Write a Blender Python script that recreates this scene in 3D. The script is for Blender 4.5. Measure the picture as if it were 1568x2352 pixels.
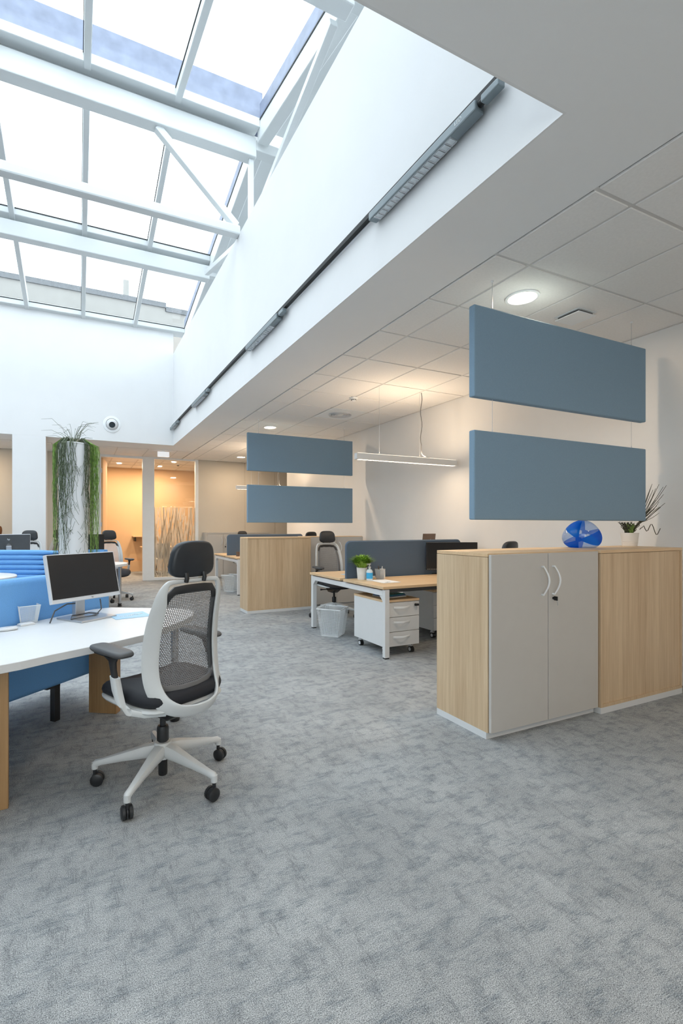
import bpy, bmesh, math, random
from mathutils import Vector, Matrix
random.seed(7)
R = math.radians
scene = bpy.context.scene
for o in list(bpy.data.objects): bpy.data.objects.remove(o)
COL = scene.collection

# ------------------------------------------------------------------ camera
F, YAW, V0, U0, EYE = 1087.45, 0.4323, 1208.91, 681.77, 1.3041
cd = bpy.data.cameras.new('camera'); cam = bpy.data.objects.new('camera', cd); COL.objects.link(cam)
cam.location = (0, 0, EYE); cam.rotation_euler = (math.pi/2, 0, -YAW)
cd.sensor_fit = 'HORIZONTAL'; cd.sensor_width = 36; cd.lens = F*36/1568
cd.shift_x = (784-U0)/1568; cd.shift_y = (V0-1176)/1568
cd.clip_start = .05; cd.clip_end = 200
scene.camera = cam
# ------------------------------------------------------------------ sky (overcast) and exposure
world = bpy.data.worlds.new('sky'); scene.world = world; world.use_nodes = True
wn = world.node_tree.nodes; bg = wn['Background']
bg.inputs['Color'].default_value = (.91, .965, 1.0, 1); bg.inputs['Strength'].default_value = 2.85
scene.view_settings.view_transform = 'Standard'; scene.view_settings.look = 'None'
scene.view_settings.gamma = 1; scene.view_settings.use_curve_mapping = False
scene.view_settings.exposure = 0.48

# ------------------------------------------------------------------ materials
M = {}
def mat(name, col, rough=.5, metal=0, var=.06, scale=12, bump=0, bscale=200, spec=.5, emit=None, estr=0, stretch=None):
    m = bpy.data.materials.new(name); m.use_nodes = True; nt = m.node_tree; N = nt.nodes; L = nt.links
    b = N['Principled BSDF']; b.inputs['Roughness'].default_value = rough; b.inputs['Metallic'].default_value = metal
    b.inputs['Specular IOR Level'].default_value = spec
    tc = N.new('ShaderNodeTexCoord'); mp = N.new('ShaderNodeMapping'); L.new(tc.outputs['Object'], mp.inputs['Vector'])
    if stretch: mp.inputs['Scale'].default_value = stretch
    no = N.new('ShaderNodeTexNoise'); no.inputs['Scale'].default_value = scale; no.inputs['Detail'].default_value = 3
    L.new(mp.outputs[0], no.inputs['Vector'])
    cr = N.new('ShaderNodeValToRGB'); L.new(no.outputs['Fac'], cr.inputs[0])
    cr.color_ramp.elements[0].position = .3; cr.color_ramp.elements[1].position = .7
    cr.color_ramp.elements[0].color = tuple(c*(1-var) for c in col)+(1,); cr.color_ramp.elements[1].color = tuple(min(1, c*(1+var)) for c in col)+(1,)
    L.new(cr.outputs[0], b.inputs['Base Color'])
    if bump:
        n2 = N.new('ShaderNodeTexNoise'); n2.inputs['Scale'].default_value = bscale; L.new(tc.outputs['Object'], n2.inputs['Vector'])
        bp = N.new('ShaderNodeBump'); bp.inputs['Strength'].default_value = bump; bp.inputs['Distance'].default_value = .002
        L.new(n2.outputs['Fac'], bp.inputs['Height']); L.new(bp.outputs[0], b.inputs['Normal'])
    if emit:
        b.inputs['Emission Color'].default_value = emit+(1,); b.inputs['Emission Strength'].default_value = estr
    M[name] = m; return m
def wood(name, c1, c2, axis, rough=.45):
    m = bpy.data.materials.new(name); m.use_nodes = True; nt = m.node_tree; N = nt.nodes; L = nt.links
    b = N['Principled BSDF']; b.inputs['Roughness'].default_value = rough
    tc = N.new('ShaderNodeTexCoord')
    sc = [1, 1, 1]; sc[axis] = .035
    def nz(scale, det, off):
        mp = N.new('ShaderNodeMapping'); mp.inputs['Scale'].default_value = sc; mp.inputs['Location'].default_value = (off, off, off)
        L.new(tc.outputs['Object'], mp.inputs['Vector'])
        t = N.new('ShaderNodeTexNoise'); t.inputs['Scale'].default_value = scale; t.inputs['Detail'].default_value = det; t.inputs['Roughness'].default_value = .65
        L.new(mp.outputs[0], t.inputs['Vector']); return t
    a = nz(9, 4, 0); f = nz(70, 3, 5)
    mx = N.new('ShaderNodeMath'); mx.operation = 'MULTIPLY_ADD'; mx.inputs[1].default_value = .45; L.new(f.outputs['Fac'], mx.inputs[0])
    ml = N.new('ShaderNodeMath'); ml.operation = 'MULTIPLY'; ml.inputs[1].default_value = .62; L.new(a.outputs['Fac'], ml.inputs[0]); L.new(ml.outputs[0], mx.inputs[2])
    cr = N.new('ShaderNodeValToRGB'); L.new(mx.outputs[0], cr.inputs[0])
    e = cr.color_ramp.elements; e[0].position = .38; e[0].color = c2+(1,); e[1].position = .66; e[1].color = c1+(1,)
    L.new(cr.outputs[0], b.inputs['Base Color']); M[name] = m; return m
def glass(name, tint, refl=.05, haze=0, hcol=(.9, .95, 1)):
    m = bpy.data.materials.new(name); m.use_nodes = True; nt = m.node_tree; N = nt.nodes; L = nt.links
    N.remove(N['Principled BSDF']); out = N['Material Output']
    tr = N.new('ShaderNodeBsdfTransparent'); tr.inputs[0].default_value = tint+(1,)
    gl = N.new('ShaderNodeBsdfGlossy'); gl.inputs['Roughness'].default_value = .02
    lw = N.new('ShaderNodeLayerWeight'); lw.inputs['Blend'].default_value = .5
    pw = N.new('ShaderNodeMath'); pw.operation = 'POWER'; pw.inputs[1].default_value = 4; L.new(lw.outputs['Facing'], pw.inputs[0])
    ml = N.new('ShaderNodeMath'); ml.operation = 'MULTIPLY_ADD'; ml.inputs[1].default_value = .45; ml.inputs[2].default_value = refl; L.new(pw.outputs[0], ml.inputs[0])
    mx = N.new('ShaderNodeMixShader'); L.new(ml.outputs[0], mx.inputs[0]); L.new(tr.outputs[0], mx.inputs[1]); L.new(gl.outputs[0], mx.inputs[2])
    last = mx
    if haze:
        tl = N.new('ShaderNodeBsdfTranslucent'); tl.inputs[0].default_value = hcol+(1,)
        df = N.new('ShaderNodeBsdfDiffuse'); df.inputs[0].default_value = hcol+(1,)
        m1 = N.new('ShaderNodeMixShader'); m1.inputs[0].default_value = .5; L.new(tl.outputs[0], m1.inputs[1]); L.new(df.outputs[0], m1.inputs[2])
        m2 = N.new('ShaderNodeMixShader'); m2.inputs[0].default_value = haze; L.new(mx.outputs[0], m2.inputs[1]); L.new(m1.outputs[0], m2.inputs[2]); last = m2
    L.new(last.outputs[0], out.inputs['Surface']); M[name] = m; return m
def carpet():
    m = bpy.data.materials.new('carpet'); m.use_nodes = True; nt = m.node_tree; N = nt.nodes; L = nt.links
    b = N['Principled BSDF']; b.inputs['Roughness'].default_value = .95; b.inputs['Specular IOR Level'].default_value = .1
    tc = N.new('ShaderNodeTexCoord')
    def nz(scale, det, st, rough=.55):
        mp = N.new('ShaderNodeMapping'); mp.inputs['Scale'].default_value = st; L.new(tc.outputs['Object'], mp.inputs['Vector'])
        t = N.new('ShaderNodeTexNoise'); t.inputs['Scale'].default_value = scale; t.inputs['Detail'].default_value = det; t.inputs['Roughness'].default_value = rough
        L.new(mp.outputs[0], t.inputs['Vector']); return t.outputs['Fac']
    def ramp(x, p0, p1, c0=(0, 0, 0), c1=(1, 1, 1)):
        r = N.new('ShaderNodeValToRGB'); L.new(x, r.inputs[0]); e = r.color_ramp.elements
        e[0].position = p0; e[1].position = p1; e[0].color = c0+(1,); e[1].color = c1+(1,); return r.outputs[0]
    def mix(f, a, c, t='MIX'):
        x = N.new('ShaderNodeMix'); x.data_type = 'RGBA'; x.blend_type = t
        if isinstance(f, float): x.inputs[0].default_value = f
        else: L.new(f, x.inputs[0])
        L.new(a, x.inputs[6]); L.new(c, x.inputs[7]); return x.outputs[2]
    base = ramp(nz(2.2, 3, (1, 1, 1)), .35, .65, (.348, .365, .375), (.435, .455, .465))
    def mul(x, y):
        n = N.new('ShaderNodeMath'); n.operation = 'MULTIPLY'; L.new(x, n.inputs[0]); L.new(y, n.inputs[1]); return n.outputs[0]
    d1 = mul(ramp(nz(7.5, 5, (1.0, 2.4, 1), .7), .48, .62), ramp(nz(85, 2, (.22, 3.2, 1), .6), .34, .60))    # dark patches hatched along the room's width
    d2 = mul(ramp(nz(8.0, 5, (2.4, 1.0, 1), .7), .49, .63), ramp(nz(85, 2, (3.2, .22, 1), .6), .34, .60))    # and along its depth
    st = ramp(nz(60, 3, (.35, 4.0, 1), .6), .42, .60)            # fine cross streaks
    dk = N.new('ShaderNodeRGB'); dk.outputs[0].default_value = (.14, .172, .20, 1)
    dk2 = N.new('ShaderNodeRGB'); dk2.outputs[0].default_value = (.17, .185, .20, 1)
    def scl(x, k):
        n = N.new('ShaderNodeMath'); n.operation = 'MULTIPLY'; n.inputs[1].default_value = k; L.new(x, n.inputs[0]); return n.outputs[0]
    c = mix(scl(d1, .72), base, dk.outputs[0]); c = mix(scl(d2, .64), c, dk2.outputs[0]); c = mix(scl(st, .22), c, dk2.outputs[0])
    sp = ramp(nz(340, 2, (1, 1, 1), .8), .36, .64, (.32, .325, .33), (1.68, 1.67, 1.66))
    c = mix(1.0, c, sp, 'MULTIPLY')
    L.new(c, b.inputs['Base Color'])
    bp = N.new('ShaderNodeBump'); bp.inputs['Strength'].default_value = .5; bp.inputs['Distance'].default_value = .004
    L.new(nz(340, 2, (1, 1, 1), .8), bp.inputs['Height']); L.new(bp.outputs[0], b.inputs['Normal'])
    M['carpet'] = m
carpet()
wood('oak', (.68, .52, .34), (.50, .345, .205), 2)
wood('oak_desk', (.75, .545, .335), (.64, .44, .25), 0)
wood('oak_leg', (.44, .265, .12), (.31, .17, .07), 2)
mat('wall_white', (.79, .80, .81), .8, var=.01, scale=3, bump=.05)
mat('wall_warm', (.84, .83, .81), .8, var=.012, scale=3, bump=.05)
mat('wall_beige', (.62, .57, .49), .75, var=.02, scale=2)
mat('wall_orange', (.78, .52, .30), .8, var=.02, scale=2)
mat('plaster', (.84, .85, .855), .85, var=.01, scale=2, bump=.05)
mat('tile', (.85, .84, .825), .9, var=.025, scale=60, bump=.15, bscale=300)
mat('grid', (.66, .65, .635), .5, var=.01)
mat('white_metal', (.82, .85, .87), .35, var=.01)
mat('sky_frame', (.70, .735, .745), .4, var=.012, scale=4)
mat('zinc', (.17, .20, .28), .55, metal=.1, var=.18, scale=7)
mat('gasket', (.012, .014, .016), .6)
mat('roof_grey', (.18, .18, .18), .9, var=.1)
mat('render_wall', (.29, .287, .27), .9, var=.04, scale=3)
mat('coping', (.13, .14, .15), .7, var=.2, scale=30)
mat('laminate_white', (.71, .725, .735), .4, var=.008)
mat('laminate_grey', (.54, .52, .49), .45, var=.01)
mat('shadow_gap', (.02, .02, .02), .8)
mat('panel_blue', (.22, .33, .435), .9, var=.05, scale=300, bump=.2, bscale=500)
mat('sofa_blue', (.15, .38, .74), .75, var=.05, scale=150, bump=.15, bscale=500)
mat('screen_fabric', (.10, .145, .21), .9, var=.10, scale=260, bump=.2, bscale=500)
mat('black_plastic', (.018, .02, .023), .42, var=.1)
mat('black_fabric', (.012, .014, .020), .7, var=.12, scale=200, bump=.15)
mat('head_black', (.02, .024, .03), .38, var=.1)
mat('dark_grey', (.075, .078, .082), .5, var=.06)
mat('mid_grey', (.16, .16, .165), .5, var=.05)
mat('mesh_light', (.60, .61, .62), .7, var=.05)
mat('mesh_grey', (.20, .20, .205), .7, var=.08)
mat('chair_white', (.62, .645, .655), .38, var=.01)
mat('chrome', (.62, .62, .63), .2, metal=1, var=.02)
mat('silver', (.55, .56, .58), .35, metal=.8, var=.02)
mat('silver_paint', (.62, .64, .67), .4, var=.02)
mat('screen_off', (.016, .017, .019), .28, var=.05)
mat('pot_white', (.80, .79, .76), .5, var=.015)
mat('leaf', (.20, .33, .075), .55, var=.5, scale=25)
mat('leaf_bright', (.22, .40, .045), .5, var=.4, scale=60)
mat('leaf_dark', (.075, .10, .05), .6, var=.35, scale=60)
mat('stem_dark', (.06, .06, .04), .7, var=.3)
mat('soil', (.04, .03, .02), .95, var=.3, scale=80)
mat('paper', (.86, .87, .88), .7, var=.01)
mat('card_blue', (.38, .62, .82), .5, var=.01)
mat('teal', (.01, .24, .33), .4, var=.05)
mat('book_blue', (.10, .22, .45), .4, var=.05)
mat('bronze', (.19, .14, .11), .35, metal=.5, var=.05)
mat('brown', (.22, .08, .025), .6, var=.3, scale=60)
mat('label_blue', (.05, .45, .85), .4, var=.02)
mat('lamp_glow', (.9, .85, .8), .5, emit=(1.0, .80, .60), estr=14)
mat('lamp_glow_soft', (.9, .85, .8), .5, emit=(1.0, .86, .70), estr=1.1)
mat('sign_white', (.85, .87, .9), .4, emit=(.9, .95, 1.0), estr=.35)
mat('track_grey', (.20, .24, .26), .4, metal=.3, var=.04)
mat('louver', (.62, .66, .68), .25, metal=.6, var=.05)
mat('sanitiser_clear', (.75, .84, .9), .15)
mat('nozzle_dark', (.03, .045, .055), .6)
mat('ball_blue_in', (.0, .12, .62), .12, var=.05)
glass('sky_glass', (.96, .985, 1.0), .04)
glass('clear_glass', (.95, .96, .95), .06)
glass('film', (.9, .9, .88), .03, haze=.62, hcol=(.86, .84, .78))
glass('bag', (.95, .97, .98), .05, haze=.35, hcol=(.9, .93, .95))
glass('ball_blue', (.02, .27, .90), .07, haze=.6, hcol=(.005, .20, .82))
glass('ball_clear', (.72, .82, .98), .09, haze=.16, hcol=(.72, .82, 1.0))
glass('cup_clear', (.9, .93, .96), .08, haze=.25, hcol=(.9, .93, .97))

# ------------------------------------------------------------------ mesh helpers
class MB:
    def __init__(s): s.v = []; s.f = []
    def add(s, vs, fs):
        o = len(s.v); s.v += [tuple(v) for v in vs]; s.f += [tuple(i+o for i in f) for f in fs]; return s
    def box(s, x0, x1, y0, y1, z0, z1):
        return s.add([(x0,y0,z0),(x1,y0,z0),(x1,y1,z0),(x0,y1,z0),(x0,y0,z1),(x1,y0,z1),(x1,y1,z1),(x0,y1,z1)],
                     [(0,3,2,1),(4,5,6,7),(0,1,5,4),(1,2,6,5),(2,3,7,6),(3,0,4,7)])
    def prism(s, poly, z0, z1, ax=2):
        # polygon in the two axes other than ax, counter-clockwise, extruded along ax
        n = len(poly)
        def p3(a, b, c):
            return (a, b, c) if ax == 2 else ((c, a, b) if ax == 0 else (a, c, b))
        vs = [p3(a, b, z0) for a, b in poly]+[p3(a, b, z1) for a, b in poly]
        fs = [tuple(range(n))[::-1], tuple(range(n, 2*n))]+[(i, (i+1) % n, (i+1) % n+n, i+n) for i in range(n)]
        return s.add(vs, fs)
    def loft(s, secs, n=10, closed=False, ex=2.0, cap=True):
        # secs: (centre, half-vector a, half-vector b)
        k = len(secs); vs = []
        for c, a, b in secs:
            c, a, b = Vector(c), Vector(a), Vector(b)
            for i in range(n):
                t = 2*math.pi*(i+.5)/n; ct, st = math.cos(t), math.sin(t)
                x = math.copysign(abs(ct)**(2/ex), ct); y = math.copysign(abs(st)**(2/ex), st)
                vs.append(c+a*x+b*y)
        fs = []
        for j in range(k if closed else k-1):
            j2 = (j+1) % k
            for i in range(n):
                i2 = (i+1) % n; fs.append((j*n+i, j*n+i2, j2*n+i2, j2*n+i))
        if cap and not closed: fs += [tuple(range(n))[::-1], tuple(range((k-1)*n, k*n))]
        return s.add(vs, fs)
    def tube(s, pts, r, n=8, closed=False):
        pts = [Vector(p) for p in pts]; k = len(pts); secs = []; up = None
        for i, p in enumerate(pts):
            a = pts[(i-1) % k] if (closed or i > 0) else p; b = pts[(i+1) % k] if (closed or i < k-1) else p
            t = (b-a).normalized()
            if up is None:
                up = Vector((0,0,1)) if abs(t.z) < .9 else Vector((1,0,0))
            u = (up-t*up.dot(t))
            if u.length < 1e-6: u = t.orthogonal()
            u.normalize(); up = u; w = t.cross(u)
            rr = r[i] if isinstance(r, (list, tuple)) else r
            secs.append((p, u*rr, w*rr))
        return s.loft(secs, n, closed)
    def cyl(s, p0, p1, r, r2=None, n=16): return s.tube([p0, p1], [r, r if r2 is None else r2], n)
    def lathe(s, prof, n=24, c=(0,0,0), cap=True):
        vs = []; k = len(prof)
        for r, z in prof:
            for i in range(n):
                t = 2*math.pi*i/n; vs.append((c[0]+r*math.cos(t), c[1]+r*math.sin(t), c[2]+z))
        fs = [(j*n+i, j*n+(i+1) % n, (j+1)*n+(i+1) % n, (j+1)*n+i) for j in range(k-1) for i in range(n)]
        if cap: fs += [tuple(range(n))[::-1], tuple(range((k-1)*n, k*n))]
        return s.add(vs, fs)
    def bar(s, p0, p1, a, b):   # straight rectangular bar, half vectors a, b
        p0, p1, a, b = Vector(p0), Vector(p1), Vector(a), Vector(b)
        vs = [p+x*a+y*b for p in (p0, p1) for x, y in ((-1,-1),(1,-1),(1,1),(-1,1))]
        return s.add(vs, [(3,2,1,0),(4,5,6,7),(0,1,5,4),(1,2,6,5),(2,3,7,6),(3,0,4,7)])
    def cushion(s, c, ax, ay, az, ex=4, n=28, rnd=.35, crown=.0):
        # rounded block: plan superellipse with half vectors ax, ay; height half vector az
        c, ax, ay, az = Vector(c), Vector(ax), Vector(ay), Vector(az)
        lv = []
        for t in (-90, -60, -30, 0, 30, 60, 90):
            lv.append((1-rnd*(1-math.cos(R(t))), math.sin(R(t))))
        vs = []
        for q, h in lv:
            for i in range(n):
                a = 2*math.pi*i/n; ct, st = math.cos(a), math.sin(a)
                x = math.copysign(abs(ct)**(2/ex), ct); y = math.copysign(abs(st)**(2/ex), st)
                vs.append(c+ax*x*q+ay*y*q+az*h)
        k = len(lv)
        fs = [(j*n+i, j*n+(i+1) % n, (j+1)*n+(i+1) % n, (j+1)*n+i) for j in range(k-1) for i in range(n)]
        vs.append(c-az*(1+crown)); vs.append(c+az*(1+crown)); b, t = len(vs)-2, len(vs)-1
        fs += [(b, (i+1) % n, i) for i in range(n)]+[(t, (k-1)*n+i, (k-1)*n+(i+1) % n) for i in range(n)]
        return s.add(vs, fs)
    def mesh(s, name, material, smooth=False, bevel=0, seg=2):
        me = bpy.data.meshes.new(name); me.from_pydata(s.v, [], s.f); me.validate()
        bm = bmesh.new(); bm.from_mesh(me)
        bmesh.ops.recalc_face_normals(bm, faces=bm.faces)
        if bevel:
            ed = [e for e in bm.edges if len(e.link_faces) == 2 and e.calc_face_angle(0) > .6]
            bmesh.ops.bevel(bm, geom=ed, offset=bevel, segments=seg, profile=.5, affect='EDGES', clamp_overlap=True)
        bm.to_mesh(me); bm.free()
        if smooth:
            for p in me.polygons: p.use_smooth = True
            try: me.set_sharp_from_angle(angle=R(40))
            except Exception: pass
        me.materials.append(M[material]); return me
    def build(s, name, material, parent=None, smooth=False, bevel=0, seg=2, loc=None, rz=0):
        o = bpy.data.objects.new(name, s.mesh(name, material, smooth, bevel, seg)); COL.objects.link(o)
        if parent: o.parent = parent
        if loc: o.location = loc
        if rz: o.rotation_euler = (0, 0, rz)
        return o
def tag(o, label=None, cat=None, group=None, kind=None):
    if label: o['label'] = label
    if cat: o['category'] = cat
    if group: o['group'] = group
    if kind: o['kind'] = kind
    return o
def thing(name, label, cat, loc=(0,0,0), rz=0, group=None):
    o = bpy.data.objects.new(name, None); COL.objects.link(o); o.location = loc; o.rotation_euler = (0, 0, rz)
    o.empty_display_size = .05
    return tag(o, label, cat, group)
def struct(name, mb, material, label=None, **kw):
    o = mb.build(name, material, **kw); o['kind'] = 'structure'
    if label: o['label'] = label
    return o
def sempty(name, label=None, loc=(0,0,0)):
    o = bpy.data.objects.new(name, None); COL.objects.link(o); o.location = loc; o['kind'] = 'structure'
    if label: o['label'] = label
    return o
def share(o, parent, loc, rz=None):
    c = o.copy(); COL.objects.link(c); c.parent = parent; c.location = loc
    if rz is not None: c.rotation_euler = (0, 0, rz)
    return c
def copy_tree(o, parent=None):
    c = o.copy(); COL.objects.link(c); c.parent = parent
    for ch in [x for x in bpy.data.objects if x.parent == o]: copy_tree(ch, c)
    return c
def text_mesh(name, body, size, material, parent, mtx, ext=.0005):
    cu = bpy.data.curves.new(name, 'FONT'); cu.body = body; cu.size = size; cu.extrude = ext; cu.align_x = 'CENTER'; cu.align_y = 'CENTER'
    t = bpy.data.objects.new(name, cu); COL.objects.link(t)
    dg = bpy.context.evaluated_depsgraph_get(); me = bpy.data.meshes.new_from_object(t.evaluated_get(dg))
    bpy.data.objects.remove(t); bpy.data.curves.remove(cu)
    me.materials.clear(); me.materials.append(M[material])
    o = bpy.data.objects.new(name, me); COL.objects.link(o); o.parent = parent; o.matrix_local = mtx; return o
def area(name, loc, parent, size, power, col, down=True, sizey=None, shape='DISK', spread=None):
    l = bpy.data.lights.new(name, 'AREA'); l.shape = shape; l.size = size
    if sizey: l.size_y = sizey
    l.energy = power; l.color = col
    if spread: l.spread = spread
    o = bpy.data.objects.new(name, l); COL.objects.link(o); o.location = loc
    if parent: o.parent = parent
    if not down: o.rotation_euler = (math.pi, 0, 0)
    return o

# ------------------------------------------------------------------ the setting
C = 2.98                                    # ceiling height
XA, YN, YF = 1.787, 1.294, 9.988            # atrium opening: right face, near edge, far edge
XL = -6.4
XR, YB = 4.49, 11.88                        # right wall, back wall
YBACK = -2.6; XLEFT = -9.0
WTOP = 4.885
fl = struct('floor', MB().box(XLEFT, 7.2, YBACK, 15.0, -.1, 0), 'carpet', 'grey carpet floor with darker blue grey patches')
cl = MB()
cl.box(XLEFT, 2.329, YBACK, YN-.01, C, C+.08); cl.box(XA+.01, 2.329, YN-.01, 10.66, C, C+.08)
cl.box(XLEFT, XA+.01, YF+.01, 10.66, C, C+.08); cl.box(XLEFT, XL-.01, YN-.01, YF+.01, C, C+.08)
cl.box(XLEFT, XR+.1, YBACK, YN, C+.10, C+.16); cl.box(2.02, 7.2, YN, 11.95, C+.10, C+.16); cl.box(XLEFT, 2.02, YF+.26, 11.95, C+.10, C+.16)
ceil = struct('ceiling', cl, 'plaster', 'plaster ceiling border with white tile grid')
TS, OX, OY = .621, 2.6193, 1.5103
tile0 = {}
def ctile(x0, x1, y0, y1):
    if x1-x0 < .03 or y1-y0 < .03: return
    w, d = round(x1-x0-.020, 3), round(y1-y0-.020, 3)
    if (w, d) not in tile0:
        o = MB().box(-w/2, w/2, -d/2, d/2, 0, .015).build('ceiling_tile', 'tile', ceil, bevel=.003, seg=1); tile0[(w, d)] = o
        o.location = ((x0+x1)/2, (y0+y1)/2, C-.007); return
    share(tile0[(w, d)], ceil, ((x0+x1)/2, (y0+y1)/2, C-.007))
xs = [2.329]+[OX+TS*i for i in range(3)]+[XR]
ys = [y for y in [OY+TS*j for j in range(-4, 17)] if y < YB-.1]+[YB]
for a, b in zip(xs, xs[1:]):
    for c, d in zip(ys, ys[1:]): ctile(a, b, c, d)
xs2 = [OX-TS*i for i in range(14, 0, -1)]+[2.329]
for a, b in zip(xs2, xs2[1:]):
    for c, d in zip([10.66, 10.825, 11.446], [10.825, 11.446, YB]): ctile(a, b, c, d)
BW = .012
for x in xs[1:-1]: MB().box(x-BW, x+BW, ys[0], YB, C-.001, C+.01).build('grid_bar', 'grid', ceil)
for y in ys[1:-1]: MB().box(2.329, XR, y-BW, y+BW, C-.0005, C+.01).build('grid_bar', 'grid', ceil)
for x in xs2[:-1]: MB().box(x-BW, x+BW, 10.66, YB, C-.001, C+.01).build('grid_bar', 'grid', ceil)
for y in (10.825, 11.446): MB().box(xs2[0], 2.329, y-BW, y+BW, C-.0005, C+.01).build('grid_bar', 'grid', ceil)
MB().box(XR-.02, XR, ys[0], 10.2, C-.010, C+.01).build('edge_trim', 'grid', ceil)

struct('wall_right', MB().box(XR, XR+.2, YBACK, 10.25, 0, 4.9), 'wall_warm', 'long white wall along the right side')
struct('wall_recess', MB().box(XR, 7.2, 10.25, 10.3, 0, 4.9).box(7.0, 7.2, 10.3, YB, 0, 4.9), 'wall_warm', 'white return wall behind the corner')
struct('wall_left', MB().box(XLEFT-.2, XLEFT, YBACK, 15.0, 0, 4.9), 'wall_white', 'white wall on the far left')
wf = MB().box(XLEFT, 7.2, YBACK-.2, YBACK, 0, .85).box(XLEFT, 7.2, YBACK-.2, YBACK, 2.75, 4.9)
wx = [-4.6, -3.2, -1.8, -.4, 1.0]
wf.box(XLEFT, -4.6, YBACK-.2, YBACK, .85, 2.75).box(1.0, 7.2, YBACK-.2, YBACK, .85, 2.75)
struct('wall_front', wf, 'wall_white', 'white outer wall behind the viewer')
w3 = sempty('window_3', 'row of tall office windows behind the viewer', (0, YBACK, 0))
for x in wx: MB().box(x-.03, x+.03, -.13, -.06, .85, 2.75).build('mullion', 'white_metal', w3)
for a_, b_ in zip(wx, wx[1:]): MB().box(a_+.03, b_-.03, -.10, -.09, .88, 2.72).build('pane', 'clear_glass', w3)
for z in (.85, 2.72): MB().box(wx[0], wx[-1], -.13, -.06, z, z+.03).build('rail', 'white_metal', w3)
struct('wall_atrium_right', MB().box(XA, 2.0, YN-.1, YF+.25, C+.0805, WTOP).box(XA, XA+.01, YN-.01, YF+.01, C, C+.0805), 'wall_white', 'tall white light-well wall carrying the track lights')
far = MB().box(XL, XA, YF, YF+.25, C+.0805, 5.36).box(XL-.01, XA, YF, YF+.01, C, C+.0805).box(-1.093, -.553, YF, YF+.47, 0, C-.0005).box(-3.9, -3.3, YF, YF+.47, 0, C-.0005).box(XL, -6.0, YF, YF+.47, 0, C-.0005)
struct('wall_atrium_far', far, 'wall_white', 'white end wall of the light well with square pillar')
struct('wall_atrium_near', MB().box(XL, XA+.2, YN-.12, YN, C+.0805, 5.36).box(XL-.01, XA, YN-.01, YN, C, C+.0805), 'wall_white', 'white near side of the light well')
struct('wall_atrium_left', MB().box(XL-.12, XL, YN-.1, YF+.25, C+.0805, 5.5).box(XL-.01, XL, YN-.01, YF+.01, C, C+.0805), 'wall_white', 'white left side of the light well')
# back wall with a door opening and a glazed bay
bw = MB().box(XLEFT, .30, YB, YB+.1, 0, C+.1).box(2.741, 7.2, YB, YB+.1, 0, C+.1).box(.30, 2.741, YB, YB+.1, C-.03, C+.1)
back = struct('wall_back', bw, 'wall_beige', 'beige partition wall at the far end')
for x0, x1 in ((2.745, 3.965), (3.98, 4.815), (4.83, 6.9)):
    MB().box(x0, x1, YB-.012, YB, 0, C-.01).build('wall_panel', 'wall_beige', back, bevel=.002, seg=1)
for x0, x1 in ((-1.0, .29), (-2.5, -1.01), (-4.0, -2.51), (-6.5, -4.01)):
    MB().box(x0, x1, YB-.012, YB, 0, C-.01).build('wall_panel', 'wall_beige', back, bevel=.002, seg=1)
# meeting room behind
mw = MB().box(-5.0, 6.0, 14.4, 14.6, 0, C+.1).box(-5.2, -5.0, YB+.1, 14.6, 0, C+.1).box(6.0, 6.2, YB+.1, 14.6, 0, C+.1)
struct('wall_meeting', mw, 'wall_orange', 'warm orange wall of the room behind the glass')
mc = struct('ceiling_meeting', MB().box(-5.0, 6.0, YB+.1, 14.4, C, C+.1), 'tile', 'tiled ceiling of the lit room behind')
for y in (12.4, 13.02, 13.64): MB().box(-5, 6, y-BW, y+BW, C-.006, C+.001).build('grid_bar', 'grid', mc)
for i in range(-3, 7): MB().box(i*.621-BW+.13, i*.621+BW+.13, YB+.1, 14.4, C-.0065, C+.001).build('grid_bar', 'grid', mc)
tr = struct('baseboard_meeting', MB().box(-5, 6, 14.36, 14.4, .0, .30), 'wall_orange', 'orange skirting duct in the room behind')

# glazed bay and door
w2 = sempty('window_2', 'floor to ceiling glass pane with frosted reed film', (0, YB, 0))
MB().box(1.396, 1.669, -.03, .07, 0, C).build('post', 'white_metal', w2, bevel=.004)
MB().box(2.664, 2.741, -.03, .07, 0, C).build('post', 'white_metal', w2, bevel=.004)
MB().box(1.669, 2.664, -.02, .06, 0, .065).build('sill', 'white_metal', w2, bevel=.004)
MB().box(1.669, 2.664, -.02, .06, C-.045, C).build('head_rail', 'white_metal', w2, bevel=.004)
MB().box(1.669, 2.664, .012, .024, .065, C-.045).build('pane', 'clear_glass', w2)
fm = MB()
for i in range(80):
    x = 1.69+.95*random.random(); w = .008+.013*random.random(); d1 = random.uniform(-.2, .2); d2 = random.uniform(-.12, .12)
    top = 1.77 if random.random() < .8 else random.uniform(1.2, 1.7); pts = []
    for k in range(13):
        t = k/12; z = .07+(top-.07)*t; xx = x+d1*t+d2*math.sin(math.pi*t*1.4)
        pts.append((min(2.655, max(1.678, xx)), z, w*(.35+.65*math.sin(math.pi*(.12+.8*t)))))
    for (xa, za, wa), (xb, zb, wb) in zip(pts, pts[1:]):
        fm.add([(xa-wa, .0105, za), (xa+wa, .0105, za), (xb+wb, .0105, zb), (xb-wb, .0105, zb)], [(0,1,2,3)])
tag(fm.build('frosted_film', 'film', w2), 'frosted reed pattern', kind='stuff')
d1 = sempty('door_1', 'open doorway in white frame with glazed leaf swung inward', (0, YB, 0))
MB().box(.30, .477, -.03, .1, 0, C).build('door_jamb', 'white_metal', d1, bevel=.004)
MB().box(.477, 1.396, -.03, .1, C-.06, C).build('door_head', 'white_metal', d1, bevel=.004)
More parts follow.
